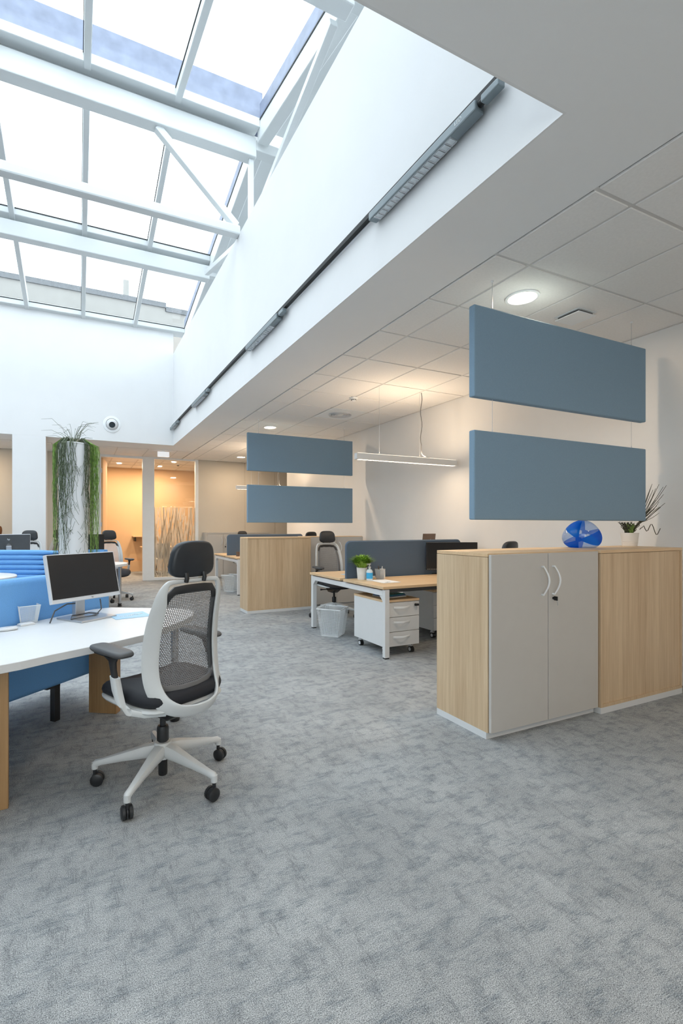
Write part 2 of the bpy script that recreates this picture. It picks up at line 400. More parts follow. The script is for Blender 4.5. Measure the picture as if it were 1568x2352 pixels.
leaf = MB().box(0, .86, -.02, .02, .01, C-.07).build('door_leaf', 'wall_orange', d1, bevel=.003, loc=(.50, .08, 0), rz=R(81))
h = MB().tube([(.78,-.05,1.03),(.70,-.055,1.03)], .009).tube([(.78,-.05,1.03),(.78,.0,1.03)], .012).cyl((.78,-.028,.97),(.78,-.02,.97), .016).build('door_handle', 'black_plastic', leaf, smooth=True)
for z in (.45, 1.35, 2.1, 2.6): MB().cyl((.485,-.035,z-.05),(.485,-.035,z+.05), .012).build('hinge', 'silver', d1)
# roof outside the light well, neighbouring house
rf = MB().box(XLEFT-.3, XL-.12, YBACK-.3, 15.2, WTOP-.1, WTOP+.02).box(2.0, 7.5, YBACK-.3, 15.2, WTOP-.1, WTOP+.02)
rf.box(XL-.12, 2.0, YBACK-.3, YN-.12, WTOP-.1, WTOP+.02).box(XL-.12, 2.0, YF+.25, 15.2, WTOP-.1, WTOP+.02)
struct('roof', rf, 'roof_grey', 'flat roof around the skylight')
nb = struct('wall_neighbour', MB().box(-9, 2.6, 16, 16.3, 4, 8.5).box(2.6, 9, 16, 16.3, 4, 8.38), 'render_wall', 'pale rendered wall of the house outside the skylight')
MB().box(-9, 2.62, 15.95, 16.35, 8.5, 8.66).build('coping', 'coping', nb); MB().box(2.62, 9, 15.95, 16.35, 8.38, 8.54).build('coping', 'coping', nb)
MB().prism([(.35,8.6),(1.85,8.6),(1.85,9.0),(1.70,9.06),(1.55,8.98),(1.05,8.9)], 17.0, 17.4, ax=1).build('gable_end', 'render_wall', nb)
MB().box(1.36, 1.54, 16.75, 16.95, 8.4, 9.55).build('chimney', 'render_wall', nb, bevel=.02)

# ------------------------------------------------------------------ skylight: gable glass roof, ridge across the room
YR = 5.6; SL = .2; ZR = 6.30
zg = lambda y: ZR-SL*abs(y-YR)
sk = sempty('window_1', 'white framed glass roof over the light well')
xb = [-6.4, -5.5, -4.58, -3.65, -2.72, -1.79, -.86, .085, 1.03, 2.0]
purl = [7.9, 3.3]; eaves = (YN-.05, YF+.02)
MB().box(XL, 2.0, YR-.08, YR+.08, 5.865, 6.11).build('ridge_beam', 'sky_frame', sk, bevel=.012)
MB().box(2.0, 2.44, YR-.07, YR+.07, 5.96, 6.09).build('ridge_stub', 'sky_frame', sk, bevel=.01)
for y in purl: MB().box(XL, 2.0, y-.075, y+.075, 5.45, 5.675).build('purlin', 'sky_frame', sk, bevel=.012)
for y in purl: MB().box(2.0, 2.44, y-.05, y+.05, 5.52, 5.63).build('purlin_stub', 'sky_frame', sk, bevel=.01)
MB().box(XL, 1.80, YR-.06, YR+.06, 4.865, 4.985).build('tie_beam', 'sky_frame', sk, bevel=.02)
def dbar(p0, p1, hw, hd, name='brace'):
    p0, p1 = Vector(p0), Vector(p1); t = (p1-p0).normalized(); u = Vector((0,1,0)) if abs(t.y) < .9 else Vector((1,0,0)); u = (u-t*u.dot(t)).normalized(); w = t.cross(u)
    return MB().bar(p0, p1, u*hw, w*hd).build(name, 'sky_frame', sk, bevel=.006)
dbar((.82, YR, 5.87), (1.76, YR, 4.99), .045, .04); dbar((-.82, YR, 5.87), (-1.76, YR, 4.99), .045, .04)
dbar((1.95, YR, 4.886), (1.95, YR, 5.95), .03, .03, 'gable_post')
dbar((1.93, YR-.05, 4.92), (1.93, 7.75, 5.50), .035, .035); dbar((1.93, YR+.05, 4.92), (1.93, 3.45, 5.50), .035, .035)
def slope_bar(x0, x1, ya, yb, top, dep, name, m='sky_frame', parent=None, bevel=.006):
    lo = [(ya, zg(ya)+top-dep), (yb, zg(yb)+top-dep), (yb, zg(yb)+top), (ya, zg(ya)+top)]
    return MB().prism(lo, x0, x1, ax=0).build(name, m, parent or sk, bevel=bevel, seg=1)
segs = [(YR+.10, purl[0]), (purl[0], eaves[1]), (purl[1], YR-.10), (eaves[0], purl[1])]
for ya, yb in segs:
    for x in xb[1:-1]: slope_bar(x-.035, x+.035, ya, yb, -.0, .13, 'rafter')
    slope_bar(2.0, 2.14, ya, yb, -.0, .26, 'rake_beam')
    slope_bar(2.14, 2.50, ya, yb, -.02, .06, 'rake_soffit')
    for x0, x1 in zip(xb, xb[1:]):
        a, b = x0+.035, x1-(.035 if x1 < 1.9 else 0)
        lo, hi = (ya+.07, yb-.07)
        pn = slope_bar(a, b, lo, hi, -.005, .010, 'pane', 'sky_glass', bevel=0)
        g = MB(); low, inn = (hi, -1) if ya >= YR else (lo, 1)
        for q in (lo, hi, low+inn*.03): g.box(a, b, q-.005, q+.005, zg(q)-.030, zg(q)-.014)
        g.prism([(lo, zg(lo)-.03), (hi, zg(hi)-.03), (hi, zg(hi)-.014), (lo, zg(lo)-.014)], b-.008, b-.001, ax=0)
        g.build('gasket', 'gasket', pn)
for y in [YR-.10, YR+.10]+purl+list(eaves):
    d = .10
    lo = [(y-d, zg(y-d)-.115), (y+d, zg(y+d)-.115), (y+d, zg(y+d)-.004), (y-d, zg(y-d)-.004)]
    MB().prism(lo, XL, 2.0, ax=0).build('transom', 'sky_frame', sk, bevel=.006, seg=1)
MB().box(XL, 2.05, YF-.04, YF+.22, 5.34, 5.44).build('eave_frame', 'sky_frame', sk, bevel=.01)
MB().box(XL, 2.05, YN-.12, YN+.04, 5.34, 5.44).build('eave_frame', 'sky_frame', sk, bevel=.01)
MB().box(XL, 2.1, YR-.03, YR+.22, ZR+.0, ZR+.44).build('ridge_flashing', 'zinc', sk, bevel=.01)
for ya, yb in ((YR+.1, YF+.1), (YN-.1, YR-.1)):
    slope_bar(2.03, 2.10, ya, yb, .24, .23, 'side_flashing', 'zinc')
for ya, yb in ((YR, YF+.1), (YN-.1, YR)):
    MB().prism([(ya, WTOP), (yb, WTOP), (yb, zg(yb)-.06), (ya, zg(ya)-.06)], 2.47, 2.48, ax=0).build('gable_pane', 'sky_glass', sk)
    slope_bar(2.455, 2.467, ya, yb, -.36, .012, 'gasket', 'gasket', bevel=0)
    MB().box(2.45, 2.50, min(ya, yb), max(ya, yb), WTOP, WTOP+.14).build('gable_sill', 'sky_frame', sk, bevel=.005)
for y in (2.2, 3.3, 4.4, YR, 6.8, 7.9, 9.0): MB().box(2.44, 2.50, y-.04, y+.04, WTOP, zg(y)-.06).build('gable_mullion', 'sky_frame', sk, bevel=.005)

# ------------------------------------------------------------------ ceiling fittings and lamps
WARM = (1.0, .76, .52)
def downlight(x, y, label, r=.10, power=16, z=C-.0075):
    t = thing('downlight', label, 'ceiling light', (x, y, z), group='round recessed downlights')
    MB().lathe([(r*.92, -.001), (r*1.18, -.001), (r*1.18, -.009), (r*1.0, -.012), (r*.92, -.004)], 32, cap=False).build('trim_ring', 'white_metal', t, smooth=True)
    MB().lathe([(r*.93, -.006), (r*.93, -.003)], 32).build('diffuser', 'lamp_glow', t)
    area('downlight_lamp', (0, 0, -.02), t, r*1.7, power, WARM)
    return t
downlight(2.93, 2.44, 'large bright round downlight above the near hanging panels', r=.098, power=13)
downlight(2.925, 7.418, 'round downlight above the far hanging panels', power=13)
downlight(3.6, -.6, 'round downlight behind the viewer on the right', power=14)
downlight(-.6, -1.2, 'round downlight behind the viewer on the left', power=14)
downlight(3.55, 10.9, 'round downlight near the beige wall at the back', power=14)
for i, (x, y, lb) in enumerate(((.98, 13.35, 'small downlight in the orange room seen through the doorway'), (2.25, 12.5, 'front small downlight behind the frosted glass'), (2.05, 13.55, 'rear small downlight behind the frosted glass'),
                                (-2.6, 12.9, 'downlight in the orange room left of the pillar'))):
    downlight(x, y, lb, r=.06, power=24)
downlight(-2.3, 11.2, 'downlight in the passage behind the white pillar', power=22)
def pendant(xc, y, z, label):
    t = thing('pendant_light', label, 'pendant light', (xc, y, z), group='linear pendant lights over the desks')
    MB().box(-.76, .76, -.03, .03, 0, .072).build('housing', 'laminate_white', t, bevel=.004)
    g0 = None
    for i in range(20):
        x = -.70+i*.0737
        if g0 is None: g0 = MB().box(-.026, .026, -.024, .024, -.004, 0).build('light_cell', 'lamp_glow_soft', t, loc=(x, 0, 0))
        else: share(g0, t, (x, 0, 0))
    MB().box(-.74, .74, -.02, .02, .072, .076).build('uplight_strip', 'lamp_glow_soft', t)
    for x in (-.43, .17):
        MB().cyl((x, 0, .075), (x, 0, C-z), .0016, n=6).build('suspension_wire', 'silver', t)
        MB().lathe([(.014, .072), (.014, .082), (.006, .092)], 12, (x, 0, 0)).build('wire_grip', 'silver', t)
    pts = [(.20+.012*math.sin(k*.9)*(1 if k < 15 else .3), .004, C-z-k*(C-z-.14)/16) for k in range(17)]+[(.22, .004, .11), (.27, .004, .088), (.33, 0, .08)]
    MB().tube(pts, .0045, 6).build('power_cord', 'mid_grey', t, smooth=True)
    area('pendant_down', (-.1, 0, -.012), t, 1.2, 6.5, WARM, True, .04, 'RECTANGLE')
    area('pendant_up', (-.05, 0, .09), t, 1.0, 6.5, WARM, False, .04, 'RECTANGLE')
    return t
pendant(3.69, 4.72, 2.087, 'white linear pendant lamp hanging over the nearer oak bench desk')
pendant(3.70, 9.36, 2.07, 'white linear pendant lamp partly hidden by the far blue panels')

t = thing('smoke_detector', 'small round smoke detector on the ceiling near the pendant', 'smoke detector', (3.239, 5.265, C-.0075))
MB().lathe([(.05, 0), (.052, -.012), (.045, -.02), (.03, -.022)], 24).build('base', 'white_metal', t, smooth=True)
MB().lathe([(.032, -.022), (.032, -.040), (.02, -.048)], 24).build('sensor_head', 'white_metal', t, smooth=True)
for k in range(8):
    a = k*math.pi/4; MB().box(-.006, .006, .0305, .034, -.038, -.025).build('vent_slot', 'gasket', t, rz=a)
t = thing('air_diffuser', 'round ring shaped air diffuser in a ceiling tile', 'air vent', (3.532, 6.122, C-.0075))
MB().box(-.29, .29, -.29, .29, -.004, .0).build('face_plate', 'white_metal', t, bevel=.002)
for r in (.165, .125, .085): MB().lathe([(r, -.004), (r+.004, -.022), (r-.022, -.012), (r-.026, -.004)], 32, cap=False).build('ring', 'silver_paint', t, smooth=True)
MB().lathe([(.05, -.004), (.045, -.016), (.0, -.02)], 24).build('core', 'white_metal', t, smooth=True)
t = thing('air_vent', 'square white air vent hanging just below the ceiling by the near panels', 'air vent', (3.56, 2.475, C-.0075))
MB().box(-.105, .105, -.105, .105, -.006, 0).build('frame', 'white_metal', t, bevel=.002)
MB().box(-.085, .085, -.085, .085, -.022, -.006).build('neck', 'dark_grey', t)
MB().box(-.10, .10, -.10, .10, -.030, -.022).build('cover', 'white_metal', t, bevel=.002)
t = thing('emergency_light', 'small white emergency sign box under the ceiling before the glass', 'sign', (1.706, 10.75, C-.0075))
MB().box(-.03, .03, -.03, .03, -.02, 0).build('bracket', 'white_metal', t); MB().box(-.125, .125, -.02, .02, -.135, -.02).build('box', 'sign_white', t, bevel=.004)
t = thing('air_nozzle', 'round ball jet air nozzle set in the white end wall', 'air nozzle', (.599, YF, 3.309))
def latheY(prof, n=32):      # lathe about -y
    m = MB(); m.lathe(prof, n); m.v = [(x, -z, y) for x, y, z in m.v]; return m
latheY([(.165, 0), (.16, .012), (.115, .022), (.112, .0)]).build('flange', 'white_metal', t, smooth=True)
b = latheY([(.11, .0), (.108, .03), (.09, .055), (.06, .07), (.058, .03)]).build('ball', 'laminate_white', t, smooth=True); b.rotation_euler = (R(18), 0, 0)
b2 = latheY([(.058, .031), (.057, .04)]).build('opening', 'nozzle_dark', t); b2.rotation_euler = (R(18), 0, 0)

# track along the light-well wall
ZT = 3.36
t = thing('track_rail', 'long dark lighting track on the light well wall', 'lighting track', (XA, YN, ZT))
MB().box(-.045, -.012, .3, 8.64, -.012, .02).build('rail', 'gasket', t)
MB().box(-.012, 0, .3, 8.64, -.02, .03).build('wall_profile', 'white_metal', t)
def tracklight(y0, y1, label):
    L_ = y1-y0
    t = thing('track_light', label, 'track light', (XA-.045, y0, ZT-.009), group='louvred lamps on the wall track')
    MB().box(-.032, .032, .13, L_, -.065, -.012).build('housing', 'track_grey', t, bevel=.008)
    MB().box(-.022, .022, .0, .105, -.05, -.013).build('adapter', 'track_grey', t, bevel=.006)
    MB().cyl((0, .10, -.03), (0, .135, -.03), .016).build('joint', 'gasket', t)
    MB().box(-.026, .026, .30, L_-.05, -.0665, -.065).build('louver_frame', 'louver', t)
    n = max(4, int((L_-.36)/.042)); p = (L_-.36)/n; c0 = None
    for i in range(n):
        if c0 is None: c0 = MB().add([(-.024,-p*.45,0),(.024,-p*.45,0),(.024,p*.45,0),(-.024,p*.45,0),(-.012,-p*.2,.02),(.012,-p*.2,.02),(.012,p*.2,.02),(-.012,p*.2,.02)], [(0,1,5,4),(1,2,6,5),(2,3,7,6),(3,0,4,7),(4,5,6,7)]).build('louver_cell', 'silver_paint', t, loc=(0, .30+p*(i+.5), -.072))
        else: share(c0, t, (0, .30+p*(i+.5), -.072))
    return t
tl = tracklight(1.56, 2.60, 'nearest louvred track lamp, largest on the light well wall')
text_mesh('marking', 'LED', .028, 'paper', tl, Matrix.Translation((-.0325, .24, -.036)) @ Matrix.Rotation(R(-90), 4, 'Z') @ Matrix.Rotation(R(90), 4, 'X'))
tracklight(4.05, 5.10, 'second louvred track lamp, midway along the light well wall')
tracklight(6.87, 7.91, 'third louvred track lamp towards the end wall')
tracklight(9.20, 9.96, 'farthest track lamp beside the end wall corner')

# ------------------------------------------------------------------ hanging acoustic panels
def panel(y, z0, z1, zt, label, x0=2.365, x1=4.25, th=.05):
    t = thing('acoustic_panel', label, 'acoustic panel', ((x0+x1)/2, y, z0), group='blue hanging acoustic panels')
    w = (x1-x0)/2
    MB().box(-w, w, -th/2, th/2, 0, z1-z0).build('panel', 'panel_blue', t, bevel=.008)
    for x in (2.552, 4.094):
        MB().cyl((x-(x0+x1)/2, 0, z1-z0), (x-(x0+x1)/2, 0, zt-z0), .0018, n=6).build('wire', 'silver', t)
        MB().cyl((x-(x0+x1)/2, 0, z1-z0), (x-(x0+x1)/2, 0, z1-z0+.018), .0035, n=8).build('wire_anchor', 'silver', t)
        if zt > 2.9: MB().cyl((x-(x0+x1)/2, 0, zt-z0-.012), (x-(x0+x1)/2, 0, zt-z0), .009, n=10).build('ceiling_anchor', 'white_metal', t)
panel(2.365, 2.163, 2.77, C-.0075, 'upper blue acoustic panel hanging above the near oak cabinets')
panel(2.365, 1.348, 1.942, 2.163, 'lower blue acoustic panel just above the near oak cabinets')
panel(6.965, 2.167, 2.755, C-.0075, 'upper blue acoustic panel of the far pair')
panel(6.965, 1.362, 1.95, 2.167, 'lower blue acoustic panel of the far pair above the oak cabinet')

# ------------------------------------------------------------------ cabinets
CH = 1.138
def handle_arc(x, z0, z1, y, bow, side):
    pts = []
    for k in range(13):
        q = k/12; b_ = math.sin(math.pi*q)
        pts.append(((x+side*.030*b_, y-.012-bow*b_, z0+(z1-z0)*q), (.007, 0, 0), (0, .005, 0)))
    return MB().loft([(p, a, c) for p, a, c in pts], 8).tube([(x, y, z0+.006), (x, y-.018, z0+.006)], .006).tube([(x, y, z1-.006), (x, y-.018, z1-.006)], .006)
def door_cabinet(x0, x1, y0, y1, label, key=True, handles=True):
    t = thing('door_cabinet', label, 'cabinet', ((x0+x1)/2, y0, 0), group='white door cabinets')
    w = (x1-x0)/2; d = y1-y0
    MB().box(-w, w, .012, d, 0, .042).build('plinth', 'laminate_white', t)
    MB().box(-w, -w+.02, 0, d, .042, CH-.024).build('side_panel', 'oak', t); MB().box(w-.02, w, 0, d, .042, CH-.024).build('side_panel', 'oak', t)
    MB().box(-w+.02, w-.02, .02, d, .042, .06).build('bottom_panel', 'oak', t); MB().box(-w+.02, w-.02, d-.012, d, .06, CH-.024).build('back_panel', 'oak', t)
    MB().box(-w, w, 0, d, CH-.022, CH).build('top_panel', 'oak_desk', t, bevel=.0015, seg=1)
    for s in (-1, 1):
        a, b_ = (-w+.004, -.0025) if s < 0 else (.0025, w-.004)
        dr = MB().box(a, b_, -.024, -.004, .046, CH-.008).build('door', 'laminate_grey' if handles else 'laminate_grey', t, bevel=.002, seg=1)
        if handles: handle_arc(s*.052-.012, .858, 1.05, -.024, .022, 1).build('handle', 'white_metal', dr, smooth=True)
        if key and s > 0:
            MB().cyl((.045, -.025, .835), (.045, -.034, .835), .009).box(.041, .049, -.055, -.032, .822, .848).build('lock', 'gasket', dr)
            MB().tube([(.045,-.05,.825),(.052,-.05,.81),(.058,-.048,.79)], .0025, 6).build('key', 'silver', dr)
    return t
def wood_back_cabinet(x0, x1, y0, y1, label):
    t = thing('oak_back_cabinet', label, 'cabinet', ((x0+x1)/2, y0, 0), group='oak cabinets turned back to front')
    w = (x1-x0)/2; d = y1-y0
    MB().box(-w, w, 0, d-.012, 0, .042).build('plinth', 'laminate_white', t)
    for s in (-1, 1): MB().box(-w if s < 0 else w-.02, -w+.02 if s < 0 else w, 0, d, .042, CH-.024).build('side_panel', 'oak', t, bevel=.001, seg=1)
    MB().box(-w+.02, w-.02, .0, d, .042, .064).build('bottom_panel', 'oak', t)
    MB().box(-w+.0205, w-.0205, .007, .020, .0645, CH-.025).build('back_panel', 'oak', t)
    MB().box(-w, w, 0, d, CH-.022, CH).build('top_panel', 'oak_desk', t, bevel=.0015, seg=1)
    for s in (-1, 1): MB().box(-w+.004 if s < 0 else .003, -.003 if s < 0 else w-.004, d+.004, d+.02, .046, CH-.008).build('door', 'laminate_grey', t)
    return t
door_cabinet(2.265, 3.283, 2.135, 2.585, 'nearest oak cabinet with two pale grey doors, key in the lock')
wood_back_cabinet(3.29, 4.285, 2.10, 2.55, 'oak cabinet showing its plain back, right beside the key cabinet')
wood_back_cabinet(2.28, 3.335, 6.70, 7.05, 'far oak cabinet showing its plain back under the far panels')
door_cabinet(3.345, 4.36, 6.81, 7.22, 'white fronted cabinet between far oak cabinet and right wall', key=False)
def low_cabinet(x0, x1, label, key):
    t = thing('low_cabinet', label, 'cabinet', ((x0+x1)/2, YB-.46, 0), group='low grey cabinets along the beige wall'); w = (x1-x0)/2
    MB().box(-w, w, .012, .44, 0, .05).build('plinth', 'laminate_grey', t)
    MB().box(-w, w, 0, .44, .05, 1.12).build('body', 'laminate_grey', t); MB().box(-w, w, -.02, .44, 1.12, 1.15).build('top', 'laminate_grey', t)
    for s in (-1, 1):
        dr = MB().box(-w+.004 if s < 0 else .003, -.003 if s < 0 else w-.004, -.022, -.002, .055, 1.112).build('door', 'laminate_grey', t, bevel=.002, seg=1)
        handle_arc(s*.05-.01, .84, 1.04, -.022, .02, 1).build('handle', 'silver_paint', dr, smooth=True)
        if key and s > 0: MB().cyl((.05,-.022,.80),(.05,-.045,.80), .014).build('lock', 'gasket', dr)
low_cabinet(2.85, 3.66, 'leftmost low grey cabinet against the beige wall', True); low_cabinet(3.665, 4.475, 'second low grey cabinet against the beige wall', False)

# ------------------------------------------------------------------ task chair
Ztab = [(1.045,.16,-.25),(.93,.197,-.205),(.85,.207,-.18),(.75,.214,-.158),(.65,.22,-.155),(.57,.216,-.168),(.50,.196,-.20)]
def prof(z):
    if z >= Ztab[0][0]: return Ztab[0][1:]
    for (za, wa, ya), (zb, wb, yb) in zip(Ztab, Ztab[1:]):
        if z >= zb:
            q = (za-z)/(za-zb); return wa+(wb-wa)*q, ya+(yb-ya)*q
    return Ztab[-1][1:]
def back_y(x, z):
    w, y = prof(z); return y-.035*(1-min(1, (x/w)**2))
def make_chair(label, frame='chair_white', mesh='mesh_grey', inner='dark_grey'):
    t = thing('task_chair', label, 'office chair', group='task chairs')
    # five-star base
    b = MB(); hub = []
    for k in range(5):
        a = R(90-25.5+72*k); d = Vector((math.cos(a), math.sin(a), 0)); s = Vector((-math.sin(a), math.cos(a), 0)); z = Vector((0,0,1))
        secs = [(d*.02+z*.165, s*.036, z*.038), (d*.09+z*.158, s*.031, z*.034), (d*.20+z*.137, s*.023, z*.023), (d*.30+z*.117, s*.017, z*.016), (d*.334+z*.109, s*.0165, z*.018), (d*.346+z*.102, s*.012, z*.013)]
        MB().loft(secs, 10, ex=2.6).cyl(d*.334+z*.115, d*.334+z*.083, .016, n=12).build('base_leg', frame, t, smooth=True)
        ca = MB(); ang = a+R(55+37*k); w = Vector((math.cos(ang), math.sin(ang), 0)); v = Vector((-math.sin(ang), math.cos(ang), 0)); o = d*.334+v*.012+z*.031
        for q in (-1, 1):
            ca.tube([o+w*q*.006, o+w*q*.0085, o+w*q*.021, o+w*q*.026], [.022, .031, .031, .022], 20)
        ca.cyl(d*.334+z*.085, d*.334+z*.05, .009, n=10).tube([o-w*.004+z*.0, o+w*.004], [.028, .028], 16)
        ca.build('caster', 'black_plastic', t, smooth=True)
    MB().lathe([(.05,.128),(.053,.15),(.048,.19),(.04,.205)], 20).build('hub', frame, t, smooth=True)
    MB().lathe([(.021,.035),(.023,.04),(.023,.21),(.030,.212),(.030,.275),(.026,.285),(.015,.287),(.015,.40)], 20).build('gas_column', 'black_plastic', t, smooth=True)
    MB().prism([(-.20,.40),(-.10,.345),(.02,.345),(.13,.40),(.15,.438),(-.22,.438)], -.055, .055, ax=0).build('mechanism', 'black_plastic', t, bevel=.012)
    MB().tube([(.05,.03,.40),(.20,.05,.405),(.235,.05,.405)], [.006,.007,.014], 8).build('lever', 'black_plastic', t, smooth=True)
    # seat
    sh = MB().cushion((0, .005, .456), (.243,0,0), (0,.258,0), (0,0,.016), ex=4.2, rnd=.12); sh.build('seat_shell', frame, t, smooth=True)
    sc = MB().cushion((0, .005, .496), (.25,0,0), (0,.265,0), (0,0,.038), ex=3.6, n=36, rnd=.16, crown=.06)
    sc.v = [(x, y, z-.055*max(0, (y-.10)/.165)**2+.012*(x/.25)**2) for x, y, z in sc.v]; sc.build('seat_cushion', 'black_fabric', t, smooth=True)
    # outer frame blade
    keys = [((0,-.25,1.047), (0,0,1), .010), ((-.115,-.25,1.046), (0,0,1), .010), ((-.148,-.247,1.034), (-.5,.2,.8), .013), ((-.166,-.236,.99), (-.75,.55,.3), .024), ((-.172,-.222,.93), (-.8,.6,0), .034),
            ((-.182,-.196,.84), (-.8,.6,0), .038), ((-.188,-.180,.74), (-.8,.6,0), .039), ((-.191,-.180,.64), (-.8,.6,0), .039), ((-.184,-.198,.56), (-.78,.62,-.05), .038), ((-.160,-.232,.497), (-.62,.66,-.35), .037), ((-.112,-.272,.461), (-.32,.60,-.68), .035), ((-.05,-.296,.449), (-.1,.52,-.85), .033)]
    keys = [(Vector(c), Vector(a_).normalized(), w) for c, a_, w in keys]
    mir = lambda v: Vector((-v.x, v.y, v.z))
    loop = keys+[(Vector((0,-.300,.447)), Vector((0,.5,-.86)), .033)]+[(mir(c), mir(a_), w) for c, a_, w in keys[::-1][:-1]]
    n_ = len(loop); dense = []
    cr_ = lambda p0, p1, p2, p3, t_: .5*((2*p1)+(p2-p0)*t_+(2*p0-5*p1+4*p2-p3)*t_*t_+(3*p1-p0-3*p2+p3)*t_**3)
    for i in range(n_):
        K4 = [loop[(i+k-1) % n_] for k in range(4)]
        for j in range(4): dense.append(tuple(cr_(K4[0][q], K4[1][q], K4[2][q], K4[3][q], j/4) for q in range(3)))
    secs = []; m_ = len(dense)
    for i in range(m_):
        T_ = (dense[(i+1) % m_][0]-dense[i-1][0]).normalized(); A_ = dense[i][1]; A_ = (A_-T_*A_.dot(T_)).normalized()
        secs.append((dense[i][0], A_*dense[i][2], T_.cross(A_)*.010))
    MB().loft(secs, 12, closed=True, ex=3).build('back_frame', frame, t, smooth=True)
    # inner rim: black top bar, dark sides, grey lumbar band
    def ring_pt(x, z, dy=0): return Vector((x, back_y(x, z)+.004+dy, z))
    top = [(-.148, .935), (-.135, .975), (-.11, 1.005), (-.05, 1.012), (.05, 1.012), (.11, 1.005), (.135, .975), (.148, .935)]
    MB().loft([(ring_pt(x, z), Vector((0, 0, .020)) if abs(x) < .12 else Vector((.012*math.copysign(1, x), 0, .012)), Vector((0, .008, 0))) for x, z in top], 8, ex=3).build('top_rim', 'black_plastic', t, smooth=True)
    for s in (-1, 1):
        zs = (.95, .88, .8, .72, .64, .58)
        MB().loft([(ring_pt(s*(prof(z)[0]-.052), z), Vector((.013, 0, 0)), Vector((0, .009, 0))) for z in zs], 8, ex=3).build('side_rim', inner, t, smooth=True)
    low = [(-.172, .60), (-.155, .555), (-.11, .532), (-.04, .524), (.04, .524), (.11, .532), (.155, .555), (.172, .60)]
    MB().loft([(ring_pt(x, z), Vector((0, 0, .026)) if abs(x) < .13 else Vector((.015*math.copysign(1, x), 0, .018)), Vector((0, .010, 0))) for x, z in low], 8, ex=3).build('lumbar_rim', 'mid_grey' if inner == 'dark_grey' else inner, t, smooth=True)
    # woven mesh with real holes
    mm = MB(); nr, nc = 58, 30
    zz = [.530+.475*i/nr for i in range(nr+1)]
    def P_(u, z):
        w = prof(z)[0]-.050
        if z > .93: w = min(w, .150-.5*(z-.93)*.9)
        if z < .58: w = min(w, .165-.0*(z))
        x = (u*2-1)*w; return (x, back_y(x, z)+.006, z)
    for i in range(nr):
        za, zb = zz[i], zz[i+1]; off = .5 if i % 2 else 0
        for j in range(-1, nc+1):
            u0, u1 = max(0, min(1, (j+off)/nc)), max(0, min(1, (j+1+off)/nc))
            if u1-u0 < .006: continue
            ua, ub = u0+(u1-u0)*.20, u1-(u1-u0)*.20; zc, zd = za+(zb-za)*.22, zb-(zb-za)*.22
            vs = [P_(u0, za), P_(u1, za), P_(u1, zb), P_(u0, zb), P_(ua, zc), P_(ub, zc), P_(ub, zd), P_(ua, zd)]
            mm.add(vs, [(0,1,5,4), (1,2,6,5), (2,3,7,6), (3,0,4,7)])
    tag(mm.build('back_mesh', mesh, t), kind='stuff')
    # headrest
    hd = MB().cushion((0, 0, 0), (.125,0,0), (0,0,.088), (0,.024,0), ex=3.6, n=36, rnd=.14, crown=.15)
    hd.v = [(x*(1-.10*(z/.088)), y+.9*x*x-.012*(z/.088), z) for x, y, z in hd.v]
    hd.build('headrest', 'head_black', t, smooth=True, loc=(0, -.252, 1.148))
    for s in (-1, 1): MB().tube([(s*.052,-.262,1.085),(s*.052,-.268,1.06),(s*.052,-.262,1.042)], .011, 8).build('headrest_clip', 'black_plastic', t, smooth=True)
    # arms
    for s in (-1, 1):
        br = [((s*.13,-.20,.436),(0,.016,0),(0,0,.014)), ((s*.22,-.165,.447),(0,.016,0),(0,0,.015)), ((s*.268,-.125,.462),(s*.006,.016,0),(0,0,.017)), ((s*.282,-.085,.495),(s*.018,0,.0),(0,.026,.010)), ((s*.282,-.055,.545),(s*.018,0,0),(0,.031,.004)), ((s*.280,-.030,.606),(s*.017,0,0),(0,.030,.004))]
        MB().loft(br, 10, ex=3.2).build('arm_bracket', frame, t, smooth=True)
        po = [((s*.280,-.034,.59),(s*.013,0,0),(0,.020,.003)), ((s*.278,-.012,.64),(s*.013,0,0),(0,.020,.003)), ((s*.275,.0,.672),(s*.013,0,0),(0,.026,.003)), ((s*.272,.02,.688),(s*.02,0,0),(0,.055,.002)), ((s*.272,.03,.694),(s*.024,0,0),(0,.07,.001))]
        MB().loft(po, 10, ex=2.6).build('arm_post', 'black_plastic', t, smooth=True)
        MB().box(s*.272-.026, s*.272+.026, .05, .135, .692, .702).build('arm_slider', 'black_plastic', t, bevel=.004)
        pd = MB().cushion((s*.265, .03, .716), (.047,0,0), (0,.15,0), (0,0,.014), ex=4.5, rnd=.16); pd.build('arm_pad', 'dark_grey', t, smooth=True)
    return t
ch0 = make_chair('white framed task chair with mesh back in front, facing the white desk')
ch0.location = (.393, 2.492, 0); ch0.rotation_euler = (0, 0, R(25.5))
chl = make_chair('white task chair facing us in front of the orange doorway', mesh='mesh_light', inner='chair_white')
chl.location = (.57, 8.95, 0); chl.rotation_euler = (0, 0, R(196))
c = copy_tree(chl); c.location = (-.80, 9.15, 0); c.rotation_euler = (0, 0, R(172)); c['label'] = 'white task chair by the pillar, behind the far left monitor'
chd = make_chair('grey mesh task chair on the far side of the nearer oak bench', inner='mid_grey')
chd.location = (3.36, 6.0, 0); chd.rotation_euler = (0, 0, R(176))
def chair_d(x, y, deg, label, s=1):
    c = copy_tree(chd); c.location = (x, y, 0); c.rotation_euler = (0, 0, R(deg)); c.scale = (s, s, s); c['label'] = label; return c
chair_d(3.58, 3.38, 12, 'black headed task chair at the nearer bench, peeping over the key cabinet', .945)
chair_d(3.60, 10.72, 180, 'task chair headrest peeping over the far oak cabinet, left one', .965)
chair_d(3.92, 8.15, 5, 'task chair headrest peeping over the far oak cabinet, right one', .975)
chair_d(-.66, 11.25, 75, 'dark mesh task chair half hidden behind the white pillar', 1)

